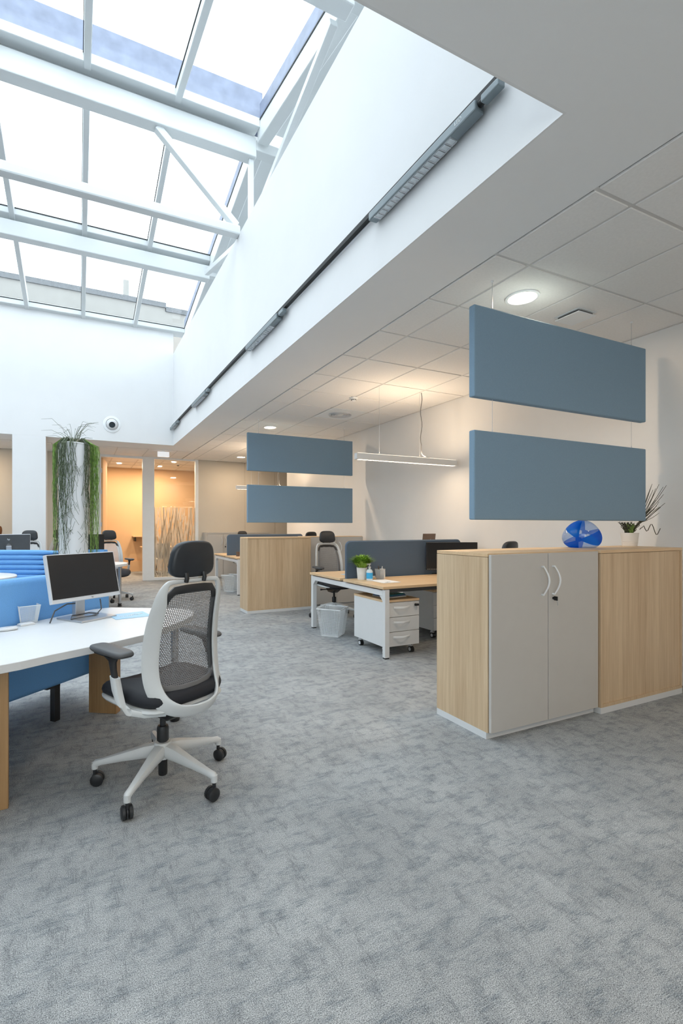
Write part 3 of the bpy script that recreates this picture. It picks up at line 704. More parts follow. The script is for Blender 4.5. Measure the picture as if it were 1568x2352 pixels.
# ------------------------------------------------------------------ white desks with rounded end
D = .712
def smooth_poly(pts, it=2, keep=()):
    for _ in range(it):
        q = []; n = len(pts)
        for i in range(n):
            a, b = Vector(pts[i]), Vector(pts[(i+1) % n]); q += [tuple(a*.75+b*.25), tuple(a*.25+b*.75)]
        pts = q
    return pts
def white_desk(name, label, outline, legs, post):
    ox, oy = post
    t = thing(name, label, 'desk', (ox, oy, 0), group='white desks with rounded ends')
    MB().prism([(x-ox, y-oy) for x, y in outline], D-.038, D).build('tabletop', 'laminate_white', t, bevel=.002, seg=1)
    for (x, y, a, w, d) in legs:
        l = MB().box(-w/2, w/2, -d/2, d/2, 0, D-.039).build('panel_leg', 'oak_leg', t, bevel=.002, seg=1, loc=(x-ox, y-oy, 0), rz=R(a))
    MB().lathe([(.026, .05), (.026, D-.06), (.05, D-.058), (.05, D-.039)], 20).build('round_leg', 'chrome', t, smooth=True)
    MB().lathe([(.030, 0), (.033, .006), (.033, .018), (.025, .022), (.025, .03), (.031, .034), (.031, .05)], 20).build('leg_foot', 'black_plastic', t, smooth=True)
    return t
tip = [(.324,2.697),(.46,2.84),(.60,3.006),(.69,3.15),(.728,3.29),(.715,3.39),(.66,3.455),(.572,3.506)]
white_desk('white_desk', 'white desk in front with oak panel legs and rounded end',
  [(-1.25,2.02),(-.303,2.362),(-.229,2.392),(-.11,2.462),(.14,2.585)]+tip+[(.217,3.711),(.10,3.682),(-.10,3.498),(-.43,3.195),(-1.25,2.442)],
  [(.168, 3.592, -32.5, .205, .06), (-.42, 2.56, 4, .25, .05), (-1.1, 2.3, 20, .2, .06)], (.588, 3.235))
white_desk('white_desk', 'white desk far behind, its rounded end on a chrome post',
  [(-1.9,8.10),(-.35,7.58),(.30,7.62),(.58,7.82),(.70,8.0),(.735,8.17),(.69,8.33),(.56,8.43),(.1,8.56),(-1.9,8.75)],
  [(.15, 8.42, 0, .2, .06), (-1.4, 8.4, 0, .2, .06)], (.611, 8.22))

# ------------------------------------------------------------------ blue booth seating
def sofa(name, label, p0, ang, length, zb, zt, channels=False, depth=.55, face=1, seat=True):
    # local: x along the back, outer face at y=0, seat towards +y*face
    t = thing(name, label, 'sofa', (p0[0], p0[1], 0), R(ang))
    f = face
    if channels:
        n = 9; h = (zt-.40)/n
        MB().box(0, length, min(0, -f*.06), max(0, -f*.06), zb, zt-.01).build('back_shell', 'sofa_blue', t, bevel=.02)
        c0 = None
        for i in range(n):
            if c0 is None: c0 = MB().cushion((length/2, f*.03, 0), (length/2,0,0), (0,.055,0), (0,0,h*.53), ex=6, n=32, rnd=.5).build('back_channel', 'sofa_blue', t, smooth=True, loc=(0, 0, .40+h*.5))
            else: share(c0, t, (0, 0, .40+h*(i+.5)))
    else:
        MB().box(0, length, min(0, f*.11), max(0, f*.11), zb, zt).build('back', 'sofa_blue', t, bevel=.035, seg=4, smooth=True)
        MB().tube([(.03, f*.018, zt-.012), (length-.03, f*.018, zt-.012)], .006, 6).build('piping', 'screen_fabric', t)
    if seat:
        y0, y1 = (.09, depth+.09) if f > 0 else (-depth-.09, -.09)
        MB().box(.02, length-.02, y0, y1, zb, .40).build('seat_base', 'sofa_blue', t, bevel=.03, seg=3, smooth=True)
        MB().box(.02, length-.02, y0, y1, .40, .46).build('seat_cushion', 'sofa_blue', t, bevel=.028, seg=3, smooth=True)
    for x in (.42, length-.43):
        for y in (f*.07, f*(depth+.02)) if seat else (f*.05,):
            MB().box(x-.022, x+.022, y-.022, y+.022, 0, zb+.001).build('leg', 'black_plastic', t, bevel=.002, seg=1)
            MB().box(x-.08, x+.022, y-.022, y+.022, zb-.02, zb+.001).build('leg_bracket', 'black_plastic', t)
    return t
dr = Vector((math.cos(R(42.56)), math.sin(R(42.56))))
q0 = Vector((.222, 3.809))-dr*1.75
sofa('booth_sofa', 'blue sofa with plain back turned to the white desk in front', (q0.x, q0.y), 42.56, 1.75, .25, .985)
e0 = Vector((-1.75, 7.86)); e1 = Vector((-.22, 7.15)); dv = e1-e0
sofa('booth_sofa', 'blue sofa facing us with horizontal channels, left of the plant column', (e0.x, e0.y), math.degrees(math.atan2(dv.y, dv.x)), dv.length, .25, .985, True, .5, -1)
t = thing('tub_seat', 'small curved blue seat back behind the plant column', 'seat', (.19, 7.30, 0))
pts = [(.17*math.cos(R(a)), .12*math.sin(R(a))) for a in range(-20, 201, 20)]
MB().loft([((x, y, .66), (.0, .0, .315), (.035*math.cos(math.atan2(y, x)), .035*math.sin(math.atan2(y, x)), 0)) for x, y in pts], 12, ex=4).build('back', 'sofa_blue', t, smooth=True)
MB().cushion((0, 0, .35), (.16,0,0), (0,.12,0), (0,0,.09), ex=3).build('seat', 'sofa_blue', t, smooth=True)
for x in (-.1, .1): MB().cyl((x, 0, 0), (x, 0, .28), .015).build('leg', 'black_plastic', t)
t = thing('round_table', 'round white table between the blue sofas at the left edge', 'table', (-1.16, 6.42, 0))
MB().lathe([(.50, .705), (.505, .71), (.505, .728), (.50, .732)], 64).build('tabletop', 'laminate_white', t, smooth=True)
MB().cyl((0,0,.02), (0,0,.705), .035).build('pedestal', 'chrome', t, smooth=True)
MB().lathe([(.27, 0), (.27, .01), (.05, .025)], 40).build('base', 'chrome', t, smooth=True)

# ------------------------------------------------------------------ plant column
def strands(m, n, fn, r=.0028, sides=3):
    for _ in range(n):
        p = fn()
        if len(p) > 1: m.tube(p, [r*(1-.5*i/len(p)) for i in range(len(p))], sides)
t = thing('plant_column', 'tall white column planter with long trailing green strands', 'potted plant', (-.058, 6.855, 0))
CR, CT = .177, 2.385
MB().lathe([(CR, 0), (CR, CT-.02), (CR+.006, CT-.015), (CR+.006, CT), (CR-.02, CT), (CR-.02, CT-.05)], 48).build('column', 'wall_white', t, smooth=True)
MB().lathe([(CR-.02, CT-.04), (CR-.03, CT-.03)], 32).build('soil', 'soil', t)
def trail(a0, a1, l0, l1, out=.0):
    def fn():
        a = R(random.uniform(a0, a1)); rr = CR+.012+random.random()*.03+out*random.random(); ln = random.uniform(l0, l1); p = []
        s = random.uniform(.02, .12); d = Vector((math.cos(a), math.sin(a), 0)); tn = Vector((-d.y, d.x, 0))
        p.append(d*(s)+Vector((0,0,CT-.03))); p.append(d*(CR*.75)+Vector((0,0,CT+.02+.05*random.random()))); p.append(d*rr+Vector((0,0,CT-.02)))
        k = int(ln/.09)+2; w = 0
        for i in range(1, k+1):
            w += random.uniform(-.022, .022); p.append(d*(rr+random.uniform(-.004, .012))+tn*w+Vector((0,0,CT-.02-ln*i/k)))
        return p
    return fn
fo = MB()
view = math.degrees(math.atan2(-6.84, .017))        # towards the camera
strands(fo, 40, trail(view-112, view-84, .5, 1.62, .035), .0035)      # left bundle (seen from the room)
strands(fo, 62, trail(view+80, view+112, .5, 1.85, .09), .0038)
fo.build('foliage', 'leaf', t)
fo = MB()
strands(fo, 14, trail(view-66, view-48, .5, 1.7), .003); strands(fo, 30, trail(view-42, view-24, .5, 1.85), .0032)
strands(fo, 12, trail(view-12, view+2, .4, 1.45), .003); strands(fo, 26, trail(view+42, view+66, .4, 1.6), .003)
strands(fo, 8, trail(view-60, view+60, .2, .9), .0028)
for a0, a1, l0, l1 in ((view-42, view-24, .6, 1.75), (view+36, view+60, .5, 1.5), (view-12, view+6, .6, 1.3), (view-60, view+60, .5, 1.6)):
    for _ in range(26):
        a = R(random.uniform(a0, a1)); z = CT-random.uniform(.2, l1); d = Vector((math.cos(a), math.sin(a), 0)); tn = Vector((-d.y, d.x, 0)); s = random.choice((-1, 1))
        p0 = d*(CR+.02)+Vector((0,0,z)); fo.tube([p0, p0+tn*s*random.uniform(.01,.03)-Vector((0,0,.03))+d*.01, p0+tn*s*random.uniform(.02,.07)-Vector((0,0,random.uniform(.06,.14)))+d*.01], .0022, 3)
fo.build('trailing_stem', 'leaf_dark', t)
fo = MB()
for _ in range(26):
    a = random.uniform(0, 6.28); r1 = random.uniform(.1, .36); hh = random.uniform(.05, .32); d = Vector((math.cos(a), math.sin(a), 0))
    fo.tube([d*.04+Vector((0,0,CT-.03)), d*r1*.4+Vector((0,0,CT+hh*.6)), d*r1*.8+Vector((0,0,CT+hh)), d*(r1+.06)+Vector((0,0,CT+hh-.03*random.random()))], [.003,.0025,.002,.001], 4)
for dx, hh in ((.10, .25), (.16, .27), (.06, .22)): fo.tube([(.0,0,CT-.03),(dx*.4,-.02,CT+hh*.5),(dx,-.03,CT+hh),(dx+.14,-.03,CT+hh+.03)], [.005,.004,.003,.002], 5)
fo.build('upright_stem', 'leaf_dark', t)

# ------------------------------------------------------------------ monitors
def monitor(name, label, loc, ang, w, h, zc, tilt, body='silver_paint', logo=True, base=(.26, .25), back_logo=False, chin=.024, lean=0):
    t = thing(name, label, 'monitor', loc, R(ang))
    pv = bpy.data.objects.new('x', None)
    rot = Matrix.Rotation(R(-tilt), 4, 'X'); T = Matrix.Translation((0, lean, zc)) @ rot
    bd = MB().box(-w/2, w/2, 0, .03, -h/2, h/2).build('display_housing', body, t, bevel=.004); bd.matrix_local = T
    sc = MB().box(-w/2+.008, w/2-.008, -.0015, .001, -h/2+chin, h/2-.006).build('screen', 'screen_off', bd)
    if logo: text_mesh('logo', 'hp', .014, 'mid_grey', bd, Matrix.Translation((.03, -.0008, -h/2+chin/2)) @ Matrix.Rotation(R(90), 4, 'X'))
    if back_logo:
        MB().box(-w/2+.005, w/2-.005, .030, .034, -h/2+.005, h/2-.005).build('back_cover', 'dark_grey', bd, bevel=.002, seg=1)
        text_mesh('logo', 'hp', .035, 'paper', bd, Matrix.Translation((0, .035, h*.28)) @ Matrix.Rotation(R(180), 4, 'Z') @ Matrix.Rotation(R(90), 4, 'X'))
    MB().box(-.035, .035, .035, .075, .012, zc).build('stand_neck', 'silver', t, bevel=.006)
    MB().cyl((0, .02+lean, zc), (0, .07, zc), .03).build('pivot', 'mid_grey', t)
    MB().box(-base[0]/2, base[0]/2, -base[1]*.62, base[1]*.38, 0, .012).build('base_plate', 'silver', t, bevel=.004)
    return t
m = monitor('monitor', 'silver monitor with dark screen tilted back on the front white desk', (.033, 3.37, D), 36, .50, .303, .271, 13.3, lean=-.012, base=(.26, .25))
MB().tube([(.10,-.03,.11),(.085,-.06,.05),(.03,-.075,.018),(-.08,-.07,.02),(-.13,-.05,.016),(-.10,-.02,.03),(.02,-.02,.03),(.07,-.05,.02),(.0,-.08,.02)], .004, 6).build('cable', 'dark_grey', m, smooth=True)
MB().tube([(0,.05,.09),(-.10,.03,.10),(-.19,.02,.07),(-.235,.0,.005)], .0045, 6).build('cable', 'dark_grey', m, smooth=True)
monitor('monitor', 'monitor seen from behind at the left edge, beyond the blue sofa', (-.93, 8.05, D), 192, .56, .335, .31, 3, back_logo=True)
monitor('monitor', 'dark monitor behind the trailing plant column', (.20, 8.22, D), 24, .40, .33, .30, 0, body='black_plastic', logo=False)

# items on the front desk
def mesh_bin(name, label, cat, loc, rz, wt, wb, h, mat_='white_metal', bag=False, nv=14, nh=12, r=.0016, rim=.006, group=None):
    t = thing(name, label, cat, loc, rz, group)
    c = lambda w, z: [(-w/2, -w/2, z), (w/2, -w/2, z), (w/2, w/2, z), (-w/2, w/2, z)]
    MB().box(-wb/2, wb/2, -wb/2, wb/2, 0, .006).build('base', mat_, t, bevel=.002, seg=1)
    for s in range(4):
        m = MB(); a = R(90*s)
        for i in range(nv+1):
            u = i/nv*2-1; m.tube([(u*wb/2, -wb/2, .003), (u*wt/2, -wt/2, h)], r, 3)
        for j in range(1, nh):
            q = j/nh; w = wb+(wt-wb)*q; m.tube([(-w/2, -w/2, h*q), (w/2, -w/2, h*q)], r, 3)
        m.build('wire_side', mat_, t, rz=a)
    MB().tube([Vector(p) for p in c(wt, h)], rim, 6, closed=True).build('rim', mat_, t, smooth=True)
    if bag:
        m = MB(); n = 40; k = 7; vs = []; fs = []
        for j in range(k):
            q = j/(k-1); w = (wb+(wt-wb)*q)/2-.012
            for i in range(n):
                a = 2*math.pi*i/n; ca, sa = math.cos(a), math.sin(a); x = math.copysign(abs(ca)**.45, ca); y = math.copysign(abs(sa)**.45, sa)
                rr = w*(1-.07*(.5+.5*math.sin(i*2.7+j*.3))); vs.append((x*rr, y*rr, .02+(h-.015)*q))
        fs = [(j*n+i, j*n+(i+1) % n, (j+1)*n+(i+1) % n, (j+1)*n+i) for j in range(k-1) for i in range(n)]
        m.add(vs, fs); m.build('bin_liner', 'bag', t, smooth=True)
    return t
mesh_bin('pen_pot', 'white wire mesh pen pot left of the front monitor', 'pen pot', (-.286, 3.345, D), R(20), .118, .088, .108, nv=16, nh=16, r=.0013, rim=.0025)
t = thing('desk_mat', 'pale blue desk mat with white script on the front desk', 'desk mat', (.31, 3.315, D), R(11))
MB().box(-.115, .115, -.095, .095, 0, .003).build('mat', 'card_blue', t, bevel=.001, seg=1)
sc = MB()
for i in range(9): sc.tube([(-.075+i*.013, -.03+.012*math.sin(i*2.1), .0036), (-.07+i*.013, -.015+.008*math.cos(i*1.3), .0036), (-.064+i*.013, -.03, .0036)], .0017, 4)
sc.tube([(.0, -.01, .0036), (.03, .015, .0036), (.055, .0, .0036), (.085, .012, .0036)], .004, 4)
sc.build('script', 'paper', t)
t = thing('mouse', 'white flat computer mouse near the left edge of the desk', 'mouse', (-.365, 3.14, D), R(15))
MB().cushion((0,0,.009), (.05,0,0), (0,.034,0), (0,0,.009), ex=3.2, rnd=.3).build('body', 'laminate_white', t, smooth=True)
MB().box(-.01, .01, -.001, .001, .0185, .0195).build('scroll_wheel', 'silver_paint', t)
t = thing('note_box', 'small flat white box beside the mesh pen pot', 'box', (-.284, 3.262, D), R(28))
MB().box(-.042, .042, -.028, .028, 0, .010).build('tray', 'laminate_white', t, bevel=.003); MB().box(-.036, .036, -.022, .022, .010, .012).build('note_pad', 'paper', t)

# ------------------------------------------------------------------ oak bench desks
def bench(y0, label):
    t = thing('bench_desk', label, 'desk', (2.70, y0, 0), group='double oak bench desks')
    W, L_ = 1.72, 1.62
    MB().box(0, W, 0, .775, D-.026, D).build('desktop', 'oak_desk', t, bevel=.0015, seg=1)
    MB().box(0, W, .845, L_, D-.026, D).build('desktop', 'oak_desk', t, bevel=.0015, seg=1)
    MB().box(.05, W, .778, .842, D-.09, D-.06).build('cable_channel', 'oak_desk', t)
    for x in (.02, W-.09):
        f = 'laminate_white'
        MB().box(x, x+.055, .0, .045, .012, D-.032).build('leg', f, t, bevel=.004); MB().box(x, x+.055, L_-.055, L_-.0, .012, D-.032).build('leg', f, t, bevel=.004)
        MB().prism([(.045, D-.095), (L_-.055, D-.095), (L_-.055, D-.040), (.045, D-.040)], x, x+.055, ax=0).build('end_rail', f, t, bevel=.004)
        MB().prism([(.045, D-.15), (.10, D-.094), (.045, D-.094)], x+.004, x+.051, ax=0).build('gusset', f, t)
        MB().prism([(L_-.055, D-.15), (L_-.055, D-.094), (L_-.11, D-.094)], x+.004, x+.051, ax=0).build('gusset', f, t)
        for y in (.022, L_-.028): MB().box(x+.004, x+.051, y-.02, y+.02, 0, .012).build('foot', 'black_plastic', t)
    for y in (.04, L_-.07): MB().box(.075, W-.09, y, y+.03, D-.066, D-.028).build('side_rail', 'dark_grey', t)
    return t
def desk_screen(y, label):
    t = thing('desk_screen', label, 'desk divider', (2.765, y, D-.035), group='blue grey desk dividers')
    w, h, r = 1.68, .448, .05; p = []
    for cx, cz, a0 in ((w-r, h-r, 0), (r, h-r, 90), (r, r, 180), (w-r, r, 270)):
        for k in range(7): a = R(a0+15*k); p.append((cx+r*math.cos(a), cz+r*math.sin(a)))
    MB().prism(p, -.015, .015, ax=1).build('panel', 'screen_fabric', t, bevel=.004)
    m = MB().tube([(x, 0, z) for x, z in p], .0165, 6, closed=True); m.build('edge_piping', 'screen_fabric', t, smooth=True)
    for x in (.35, 1.35): MB().box(x-.03, x+.03, -.02, .02, .0, .05).build('clamp', 'white_metal', t)
def pedestal(x, y, label):
    t = thing('drawer_pedestal', label, 'drawer unit', (x, y, 0), group='white drawer pedestals')
    w, d, z0, z1 = .425, .58, .095, .565
    MB().box(0, w, .02, d, z0, z1-.022).build('body', 'laminate_white', t, bevel=.002, seg=1)
    MB().box(-.002, w+.002, 0, d+.002, z1-.022, z1).build('top', 'oak_desk', t, bevel=.0015, seg=1)
    hs = (z1-.026-z0)/3
    for i in range(3):
        a = z0+hs*i
        dr_ = MB().box(.002, w-.002, 0, .019, a+.003, a+hs-.003).build('drawer', 'laminate_white', t, bevel=.0015, seg=1)
        pts = [((.10+.20*k/10, -.004-.034*math.sin(math.pi*k/10), a+hs*.66), (0, .005, 0), (0, 0, .011)) for k in range(11)]
        MB().loft(pts, 8, ex=3).build('handle', 'white_metal', dr_, smooth=True)
        if i == 2:
            MB().cyl((.375, 0, a+hs*.76), (.375, -.012, a+hs*.76), .012).box(.355, .398, -.03, -.01, a+hs*.76-.010, a+hs*.76+.010).build('lock', 'gasket', dr_)
            MB().tube([(.375,-.02,a+hs*.7),(.378,-.022,a+hs*.55),(.372,-.022,a+hs*.4)], .003, 6).build('key', 'silver', dr_)
    for cx in (.05, w-.05):
        for cy in (.07, d-.06):
            m = MB(); m.cyl((cx-.018, cy, .03), (cx+.018, cy, .03), .03, n=20).cyl((cx, cy, .05), (cx, cy, z0), .012, n=8)
            c = m.build('caster', 'black_plastic', t, smooth=True)
            MB().cyl((cx-.0185, cy, .03), (cx-.021, cy, .03), .019, n=16).cyl((cx+.0185, cy, .03), (cx+.021, cy, .03), .019, n=16).build('hubcap', 'silver_paint', c)
            MB().loft([((cx, cy+.012, .062), (.024,0,0), (0,.026,0)), ((cx, cy+.008, .085), (.020,0,0), (0,.018,0))], 10).build('fork', 'silver_paint', c)
    return t
bench(3.842, 'nearer double oak bench desk with white frame'); desk_screen(4.652, 'blue grey fabric divider on the nearer bench desk')
bench(8.56, 'far double oak bench desk behind the far oak cabinet'); desk_screen(9.37, 'blue grey fabric divider on the far bench desk')
pedestal(2.765, 3.905, 'white drawer pedestal with oak top under the nearer bench')
pedestal(3.02, 8.60, 'white drawer pedestal under the far bench desk')
pedestal(3.72, 4.30, 'white drawer pedestal in the shade deeper under the nearer bench')
mesh_bin('waste_bin', 'white wire waste bin with liner by the nearer bench leg', 'waste bin', (2.775, 4.985, 0), R(40), .30, .215, .325, bag=True, nv=20, nh=18, r=.0012, group='white wire waste bins')
mesh_bin('waste_bin', 'white wire waste bin by the far bench desk', 'waste bin', (2.80, 9.22, 0), R(40), .30, .215, .325, bag=True, nv=20, nh=18, r=.0012, group='white wire waste bins')

# nearer bench: things on it
def tuft(m, n, spread, hgt, base_r, z0, w=.0045, bend=.5):
    for _ in range(n):
        a = random.uniform(0, 6.283); rr = base_r*math.sqrt(random.random()); out = spread*random.random()**.6; hh = hgt*random.uniform(.55, 1)*(1-.35*(out/spread)**2)
        d = Vector((math.cos(a), math.sin(a), 0)); s = Vector((-d.y, d.x, 0)); p = d*rr+Vector((0,0,z0)); q = p+d*out*.45+Vector((0,0,hh*.7)); e = p+d*out+Vector((0,0,hh*(1-bend*.35)))
        m.add([p-s*w*.4, p+s*w*.4, q+s*w, q-s*w, e], [(0,1,2,3), (3,2,4)])
def ribbed_pot(t, r0, r1, h, matn='pot_white'):
    pr = [(r0*.96, 0), (r0, .003)]
    for k in range(4): z = h*.08+k*h*.10; pr += [(r0+(r1-r0)*z/h, z), (r0+(r1-r0)*z/h+.0016, z+h*.02), (r0+(r1-r0)*z/h, z+h*.04)]
    pr += [(r1, h*.97), (r1+.001, h), (r1-.005, h), (r1-.008, h*.8)]
    MB().lathe(pr, 32).build('pot', matn, t, smooth=True); MB().lathe([(r1-.008, h*.82), (r1-.02, h*.84)], 20).build('soil', 'soil', t)
t = thing('potted_grass', 'bright green bushy plant in a white pot on the nearer bench', 'potted plant', (2.865, 4.485, D))
ribbed_pot(t, .048, .059, .135)
g = MB(); tuft(g, 620, .145, .20, .045, .125, .0060); g.build('foliage', 'leaf_bright', t)
t = thing('sanitiser_bottle', 'clear pump bottle with blue label before the green plant', 'bottle', (2.90, 4.385, D))
MB().lathe([(.033, 0), (.035, .004), (.035, .10), (.025, .118), (.012, .122), (.012, .13)], 24).build('bottle', 'sanitiser_clear', t, smooth=True)
MB().lathe([(.0355, .02), (.0355, .085)], 24, cap=False).build('label_band', 'label_blue', t, smooth=True)
MB().lathe([(.014, .13), (.014, .15), (.006, .152), (.006, .175)], 16).box(-.035, .012, -.008, .008, .172, .184).build('pump', 'laminate_white', t, smooth=True)
t = thing('pen_cup', 'clear faceted pen cup with pens on the nearer bench', 'pen cup', (3.068, 4.43, D))
m = MB(); m.lathe([(.045, 0), (.046, .004), (.066, .115), (.062, .115), (.043, .008)], 6); m.build('cup', 'cup_clear', t)
MB().box(.022, .05, -.03, .03, .008, .112).build('divider', 'pot_white', t)
for k, (dx, dy, mm_, hh) in enumerate(((-.01, .0, 'bronze', .15), (.0, .012, 'gasket', .14), (.008, -.01, 'pot_white', .145))):
    MB().cyl((dx, dy, .008), (dx*2.2, dy*2, hh), .0045, n=8).build('pen', mm_, t)
t = thing('paper_sheets', 'white paper sheets at the front edge of the nearer bench', 'papers', (2.985, 4.235, D), R(-2))
for i, (dx, a) in enumerate(((0, 0), (.01, 3), (-.005, -2))): MB().box(-.105, .105, -.15, .15, 0, .0012).build('sheet', 'paper', t, loc=(dx, 0, .0013*i), rz=R(a))
MB().box(-.05, -.015, -.115, -.10, 0, .0004).box(-.02, .02, -.10, -.085, 0, .0004).build('print', 'dark_grey', t, loc=(.0, 0, .004), rz=R(-2))
monitor('monitor', 'black monitor on the nearer bench, half hidden by the key cabinet', (4.116, 4.43, D), -24.8, .62, .337, .230, 0, body='black_plastic', base=(.26, .2), logo=False, chin=.022)
mo = [o for o in bpy.data.objects if o.name.startswith('monitor') and o.type == 'EMPTY'][-1]
for i in range(6): MB().box(-.295+i*.02, -.290+i*.02, -.004, -.001, .0705, .0745).build('button', 'paper', mo)
MB().box(-.172, -.156, -.004, -.001, .067, .080).build('badge', 'paper', mo)
c = MB().tube([(-.55,.1,.004),(-.5,.12,.03),(-.42,.13,.035),(-.35,.1,.02),(-.28,.12,.004)], .004, 6).tube([(-.42,.13,.035),(-.44,.1,.004)], .004, 6).tube([(-.25,.14,.006),(-.1,.12,.012),(.05,.1,.02)], .004, 6)
c.build('cable', 'gasket', mo, smooth=True)
t = thing('laptop', 'bronze laptop lid standing behind the divider of the nearer bench', 'laptop', (4.31, 5.10, D), R(-2))
MB().box(-.13, .13, -.0, .30, 0, .16).build('riser', 'laminate_white', t, bevel=.004); MB().box(-.12, .12, .02, .24, .16, .172).build('keyboard_base', 'bronze', t, bevel=.003)
ld = MB().box(-.105, .105, -.008, .0, 0, .325).build('lid', 'bronze', t, bevel=.003, loc=(0, .015, .172)); ld.rotation_euler = (R(8), 0, 0)
text_mesh('logo', 'hp', .03, 'paper', ld, Matrix.Translation((.035, -.0086, .24)) @ Matrix.Rotation(R(90), 4, 'X'))
for dz, mn, lb, s in ((.0, 'paper', 'bottom white folder on the drawer pedestal', 1), (.012, 'book_blue', 'blue folder in the stack on the drawer pedestal', .96), (.022, 'teal', 'teal folder on top of the drawer pedestal', .92)):
    t = thing('folder', lb, 'folder', (2.985, 4.14, .5655+dz), R(4+dz*200), group='folders on the drawer pedestal')
    MB().box(-.14*s, .14*s, -.11*s, .11*s, 0, .0095).build('cover', mn, t, bevel=.002, seg=1); MB().box(-.135*s, .1405*s, -.105*s, .105*s, .002, .0075).build('pages', 'paper', t)
t = thing('pen_cup', 'small wooden cup on the far bench desk', 'pen cup', (2.86, 8.98, D))
MB().lathe([(.035, 0), (.036, .09), (.032, .09), (.031, .01)], 16).build('cup', 'bronze', t, smooth=True)
t = thing('leaflet', 'pale blue leaflet on the far side of the nearer bench', 'leaflet', (3.03, 5.02, D), R(8)); MB().box(-.09, .09, -.07, .07, 0, .002).build('sheet', 'card_blue', t)

# near cabinets: ball and plant
t = thing('beach_ball', 'blue and clear inflatable ball on the near cabinets', 'ball', (3.56, 2.42, CH))
BR = .134
def ballp(th, ph):
    v = Vector((math.sin(th)*math.cos(ph), math.sin(th)*math.sin(ph), math.cos(th)))
    n = (abs(v.x)**2.0+abs(v.y)**2.0+abs(v.z)**2.0)**.5; g = 1+.055*math.cos(3*ph)*math.sin(th)**2
    v = v/n*BR*g; v = Vector((0,0,1)).rotation_difference(Vector((-.86,-.40,-.22))).to_matrix() @ (Matrix.Rotation(R(20), 3, 'Z') @ v)
    z = v.z
    if z < -BR*.80: z = -BR*.80-(z+BR*.80)*.04
    return (v.x*1.0, v.y*1.0, (z+BR*.80)*.865)
for k in range(6):
    m = MB(); nu, nv = 10, 20; vs = []; fs = []
    for j in range(nv+1):
        for i in range(nu+1): vs.append(ballp(.16+(math.pi-.32)*j/nv, (k+i/nu)*math.pi/3))
    fs = [(j*(nu+1)+i, j*(nu+1)+i+1, (j+1)*(nu+1)+i+1, (j+1)*(nu+1)+i) for j in range(nv) for i in range(nu)]
    m.add(vs, fs).build('panel', 'ball_blue' if k % 2 == 0 else 'ball_clear', t, smooth=True)
for e in (0, 1):
    m = MB(); n = 24; ring = [ballp(.17 if e == 0 else math.pi-.17, 2*math.pi*i/n) for i in range(n)]; ctr = ballp(0.01 if e == 0 else math.pi-.01, 0)
    m.add(ring+[ctr], [(i, (i+1) % n, n) for i in range(n)]).build('end_cap', 'ball_blue', t, smooth=True)
t = thing('potted_twigs', 'white pot with curly dark twigs on the near cabinets', 'potted plant', (4.20, 2.44, CH))
ribbed_pot(t, .053, .066, .112)
g = MB(); tuft(g, 110, .04, .11, .03, .10, .004, .2); g.build('foliage', 'leaf', t)
g = MB()
for i in range(46):
    a = random.uniform(0, 6.283); ln = random.uniform(.09, .115); o = random.uniform(.02, .10); ph = random.uniform(0, 6); d = Vector((math.cos(a), math.sin(a)*.5, 0))
    g.tube([d*(.02+o*k/8)+Vector((.006*math.sin(ph+k*2), .006*math.cos(ph+k*2), .09+ln*k/8)) for k in range(9)], .0026, 4)
for i in range(17):
    ex = random.uniform(.05, .19); ez = random.uniform(.06, .42); ph = random.uniform(0, 6); fy = random.uniform(.03, .14)
    path = [(0, 0, .09), (.035, -.012, .14), (.07, -.03, .185), (.07+ex*.25, -.03-fy*.4, .19+ez*.25), (.07+ex*.6, -.03-fy*.8, .19+ez*.6), (.07+ex, -.03-fy, .19+ez*.85)]
    g.tube([Vector(p)+Vector((.008*math.sin(ph+k*2.3), 0, .010*math.cos(ph+k*2.1))) for k, p in enumerate(path)], [.0028, .0027, .0026, .0023, .002, .0014], 4)
p = [(.05+.012*k, -.05-.004*k, .14+.035*math.sin(k*.9)*(1 if k > 2 else .2)+.02*math.sin(k*.3)) for k in range(16)]; g.tube(p, .0028, 4)
g.build('twigs', 'stem_dark', t)

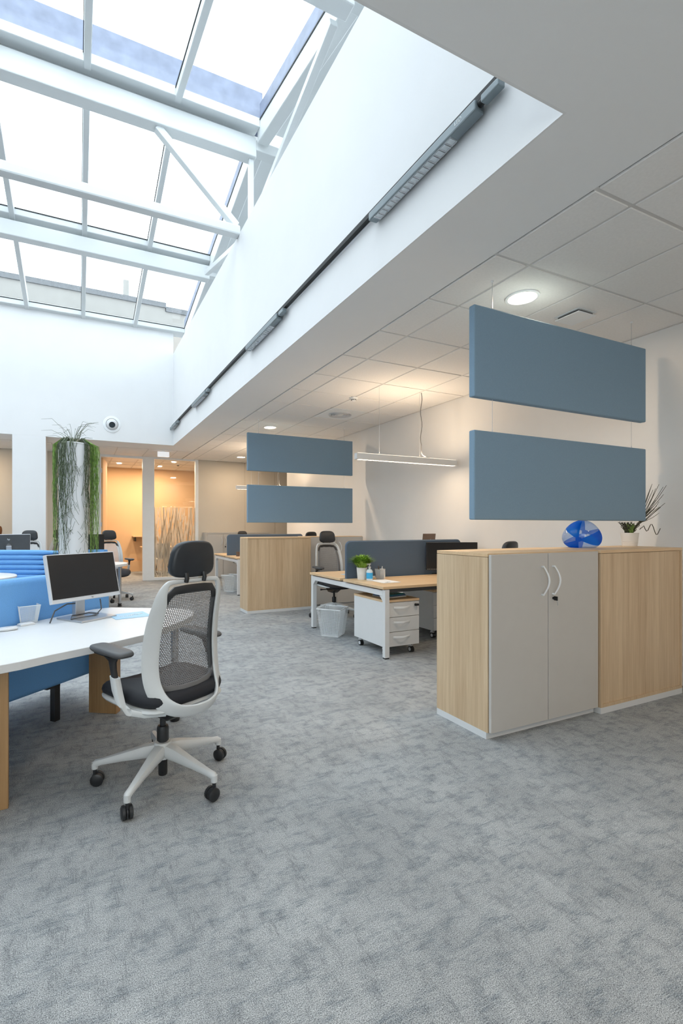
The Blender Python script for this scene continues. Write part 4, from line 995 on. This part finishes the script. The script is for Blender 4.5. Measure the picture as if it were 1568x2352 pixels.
# ------------------------------------------------------------------ room behind the glass
def meeting_chair(x, y, deg, label):
    t = thing('meeting_chair', label, 'chair', (x, y, 0), R(deg), group='shell chairs in the meeting room')
    MB().cushion((0, 0, .46), (.22,0,0), (0,.22,0), (0,0,.025), ex=3).build('seat', 'pot_white', t, smooth=True)
    b = MB().cushion((0, -.22, .66), (.22,0,0), (0,0,.19), (0,.018,0), ex=3, rnd=.1); b.v = [(q[0], q[1]+.9*q[0]**2, q[2]) for q in b.v]; b.build('backrest', 'mid_grey', t, smooth=True)
    MB().loft([((xx, -.235+.9*xx*xx, .852-.02*(xx/.22)**4), (0,.012,0), (0,0,.012)) for xx in [(-.18+.04*k) for k in range(10)]], 8).build('top_edge', 'gasket', t, smooth=True)
    for sx in (-1, 1):
        for sy in (-1, 1): MB().tube([(sx*.12, sy*.12, .45), (sx*.2, sy*.2, 0)], .010, 8).build('leg', 'gasket', t)
meeting_chair(1.95, 12.75, 8, 'left shell chair behind the frosted glass'); meeting_chair(2.60, 12.85, -6, 'right shell chair behind the frosted glass')
t = thing('meeting_table', 'light wooden meeting table behind the frosted glass', 'table', (2.3, 13.45, 0))
MB().box(-.75, .75, -.35, .35, .72, .75).build('tabletop', 'oak_desk', t, bevel=.004); MB().box(-.05, .05, -.05, .05, .02, .72).build('pedestal', 'gasket', t); MB().box(-.4, .4, -.25, .25, 0, .02).build('base', 'gasket', t)
t = thing('wall_shelf', 'narrow wooden shelf in the orange room by the door post', 'shelf', (1.75, 14.2, 1.0)); MB().box(-.35, .35, -.18, .2, 0, .03).build('board', 'oak_desk', t, bevel=.003); MB().box(-.3, -.27, -.15, .2, -.12, 0).build('bracket', 'gasket', t)
t = thing('smoke_detector', 'smoke detector in the meeting room behind the glass', 'smoke detector', (2.45, 13.0, C))
MB().lathe([(.05, 0), (.052, -.012), (.045, -.02), (.03, -.022)], 20).build('base', 'white_metal', t, smooth=True); MB().lathe([(.032, -.022), (.032, -.04), (.02, -.048)], 20).build('sensor_head', 'mid_grey', t, smooth=True)
t = thing('brown_object', 'small brown rounded thing beside the left edge of the pillar', 'bag', (-1.47, 11.2, 0))  # unidentified small brown shape, modelled as a plain rounded form
MB().cushion((0, 0, 1.22), (.07,0,0), (0,.06,0), (0,0,.09), ex=2.4, rnd=.4).build('body', 'brown', t, smooth=True)
MB().cyl((0,0,0),(0,0,1.14), .012).lathe([(.14,0),(.14,.012),(.02,.02)], 20).build('added_stand', 'brown', t)  # invented support, added only to hold the brown shape up
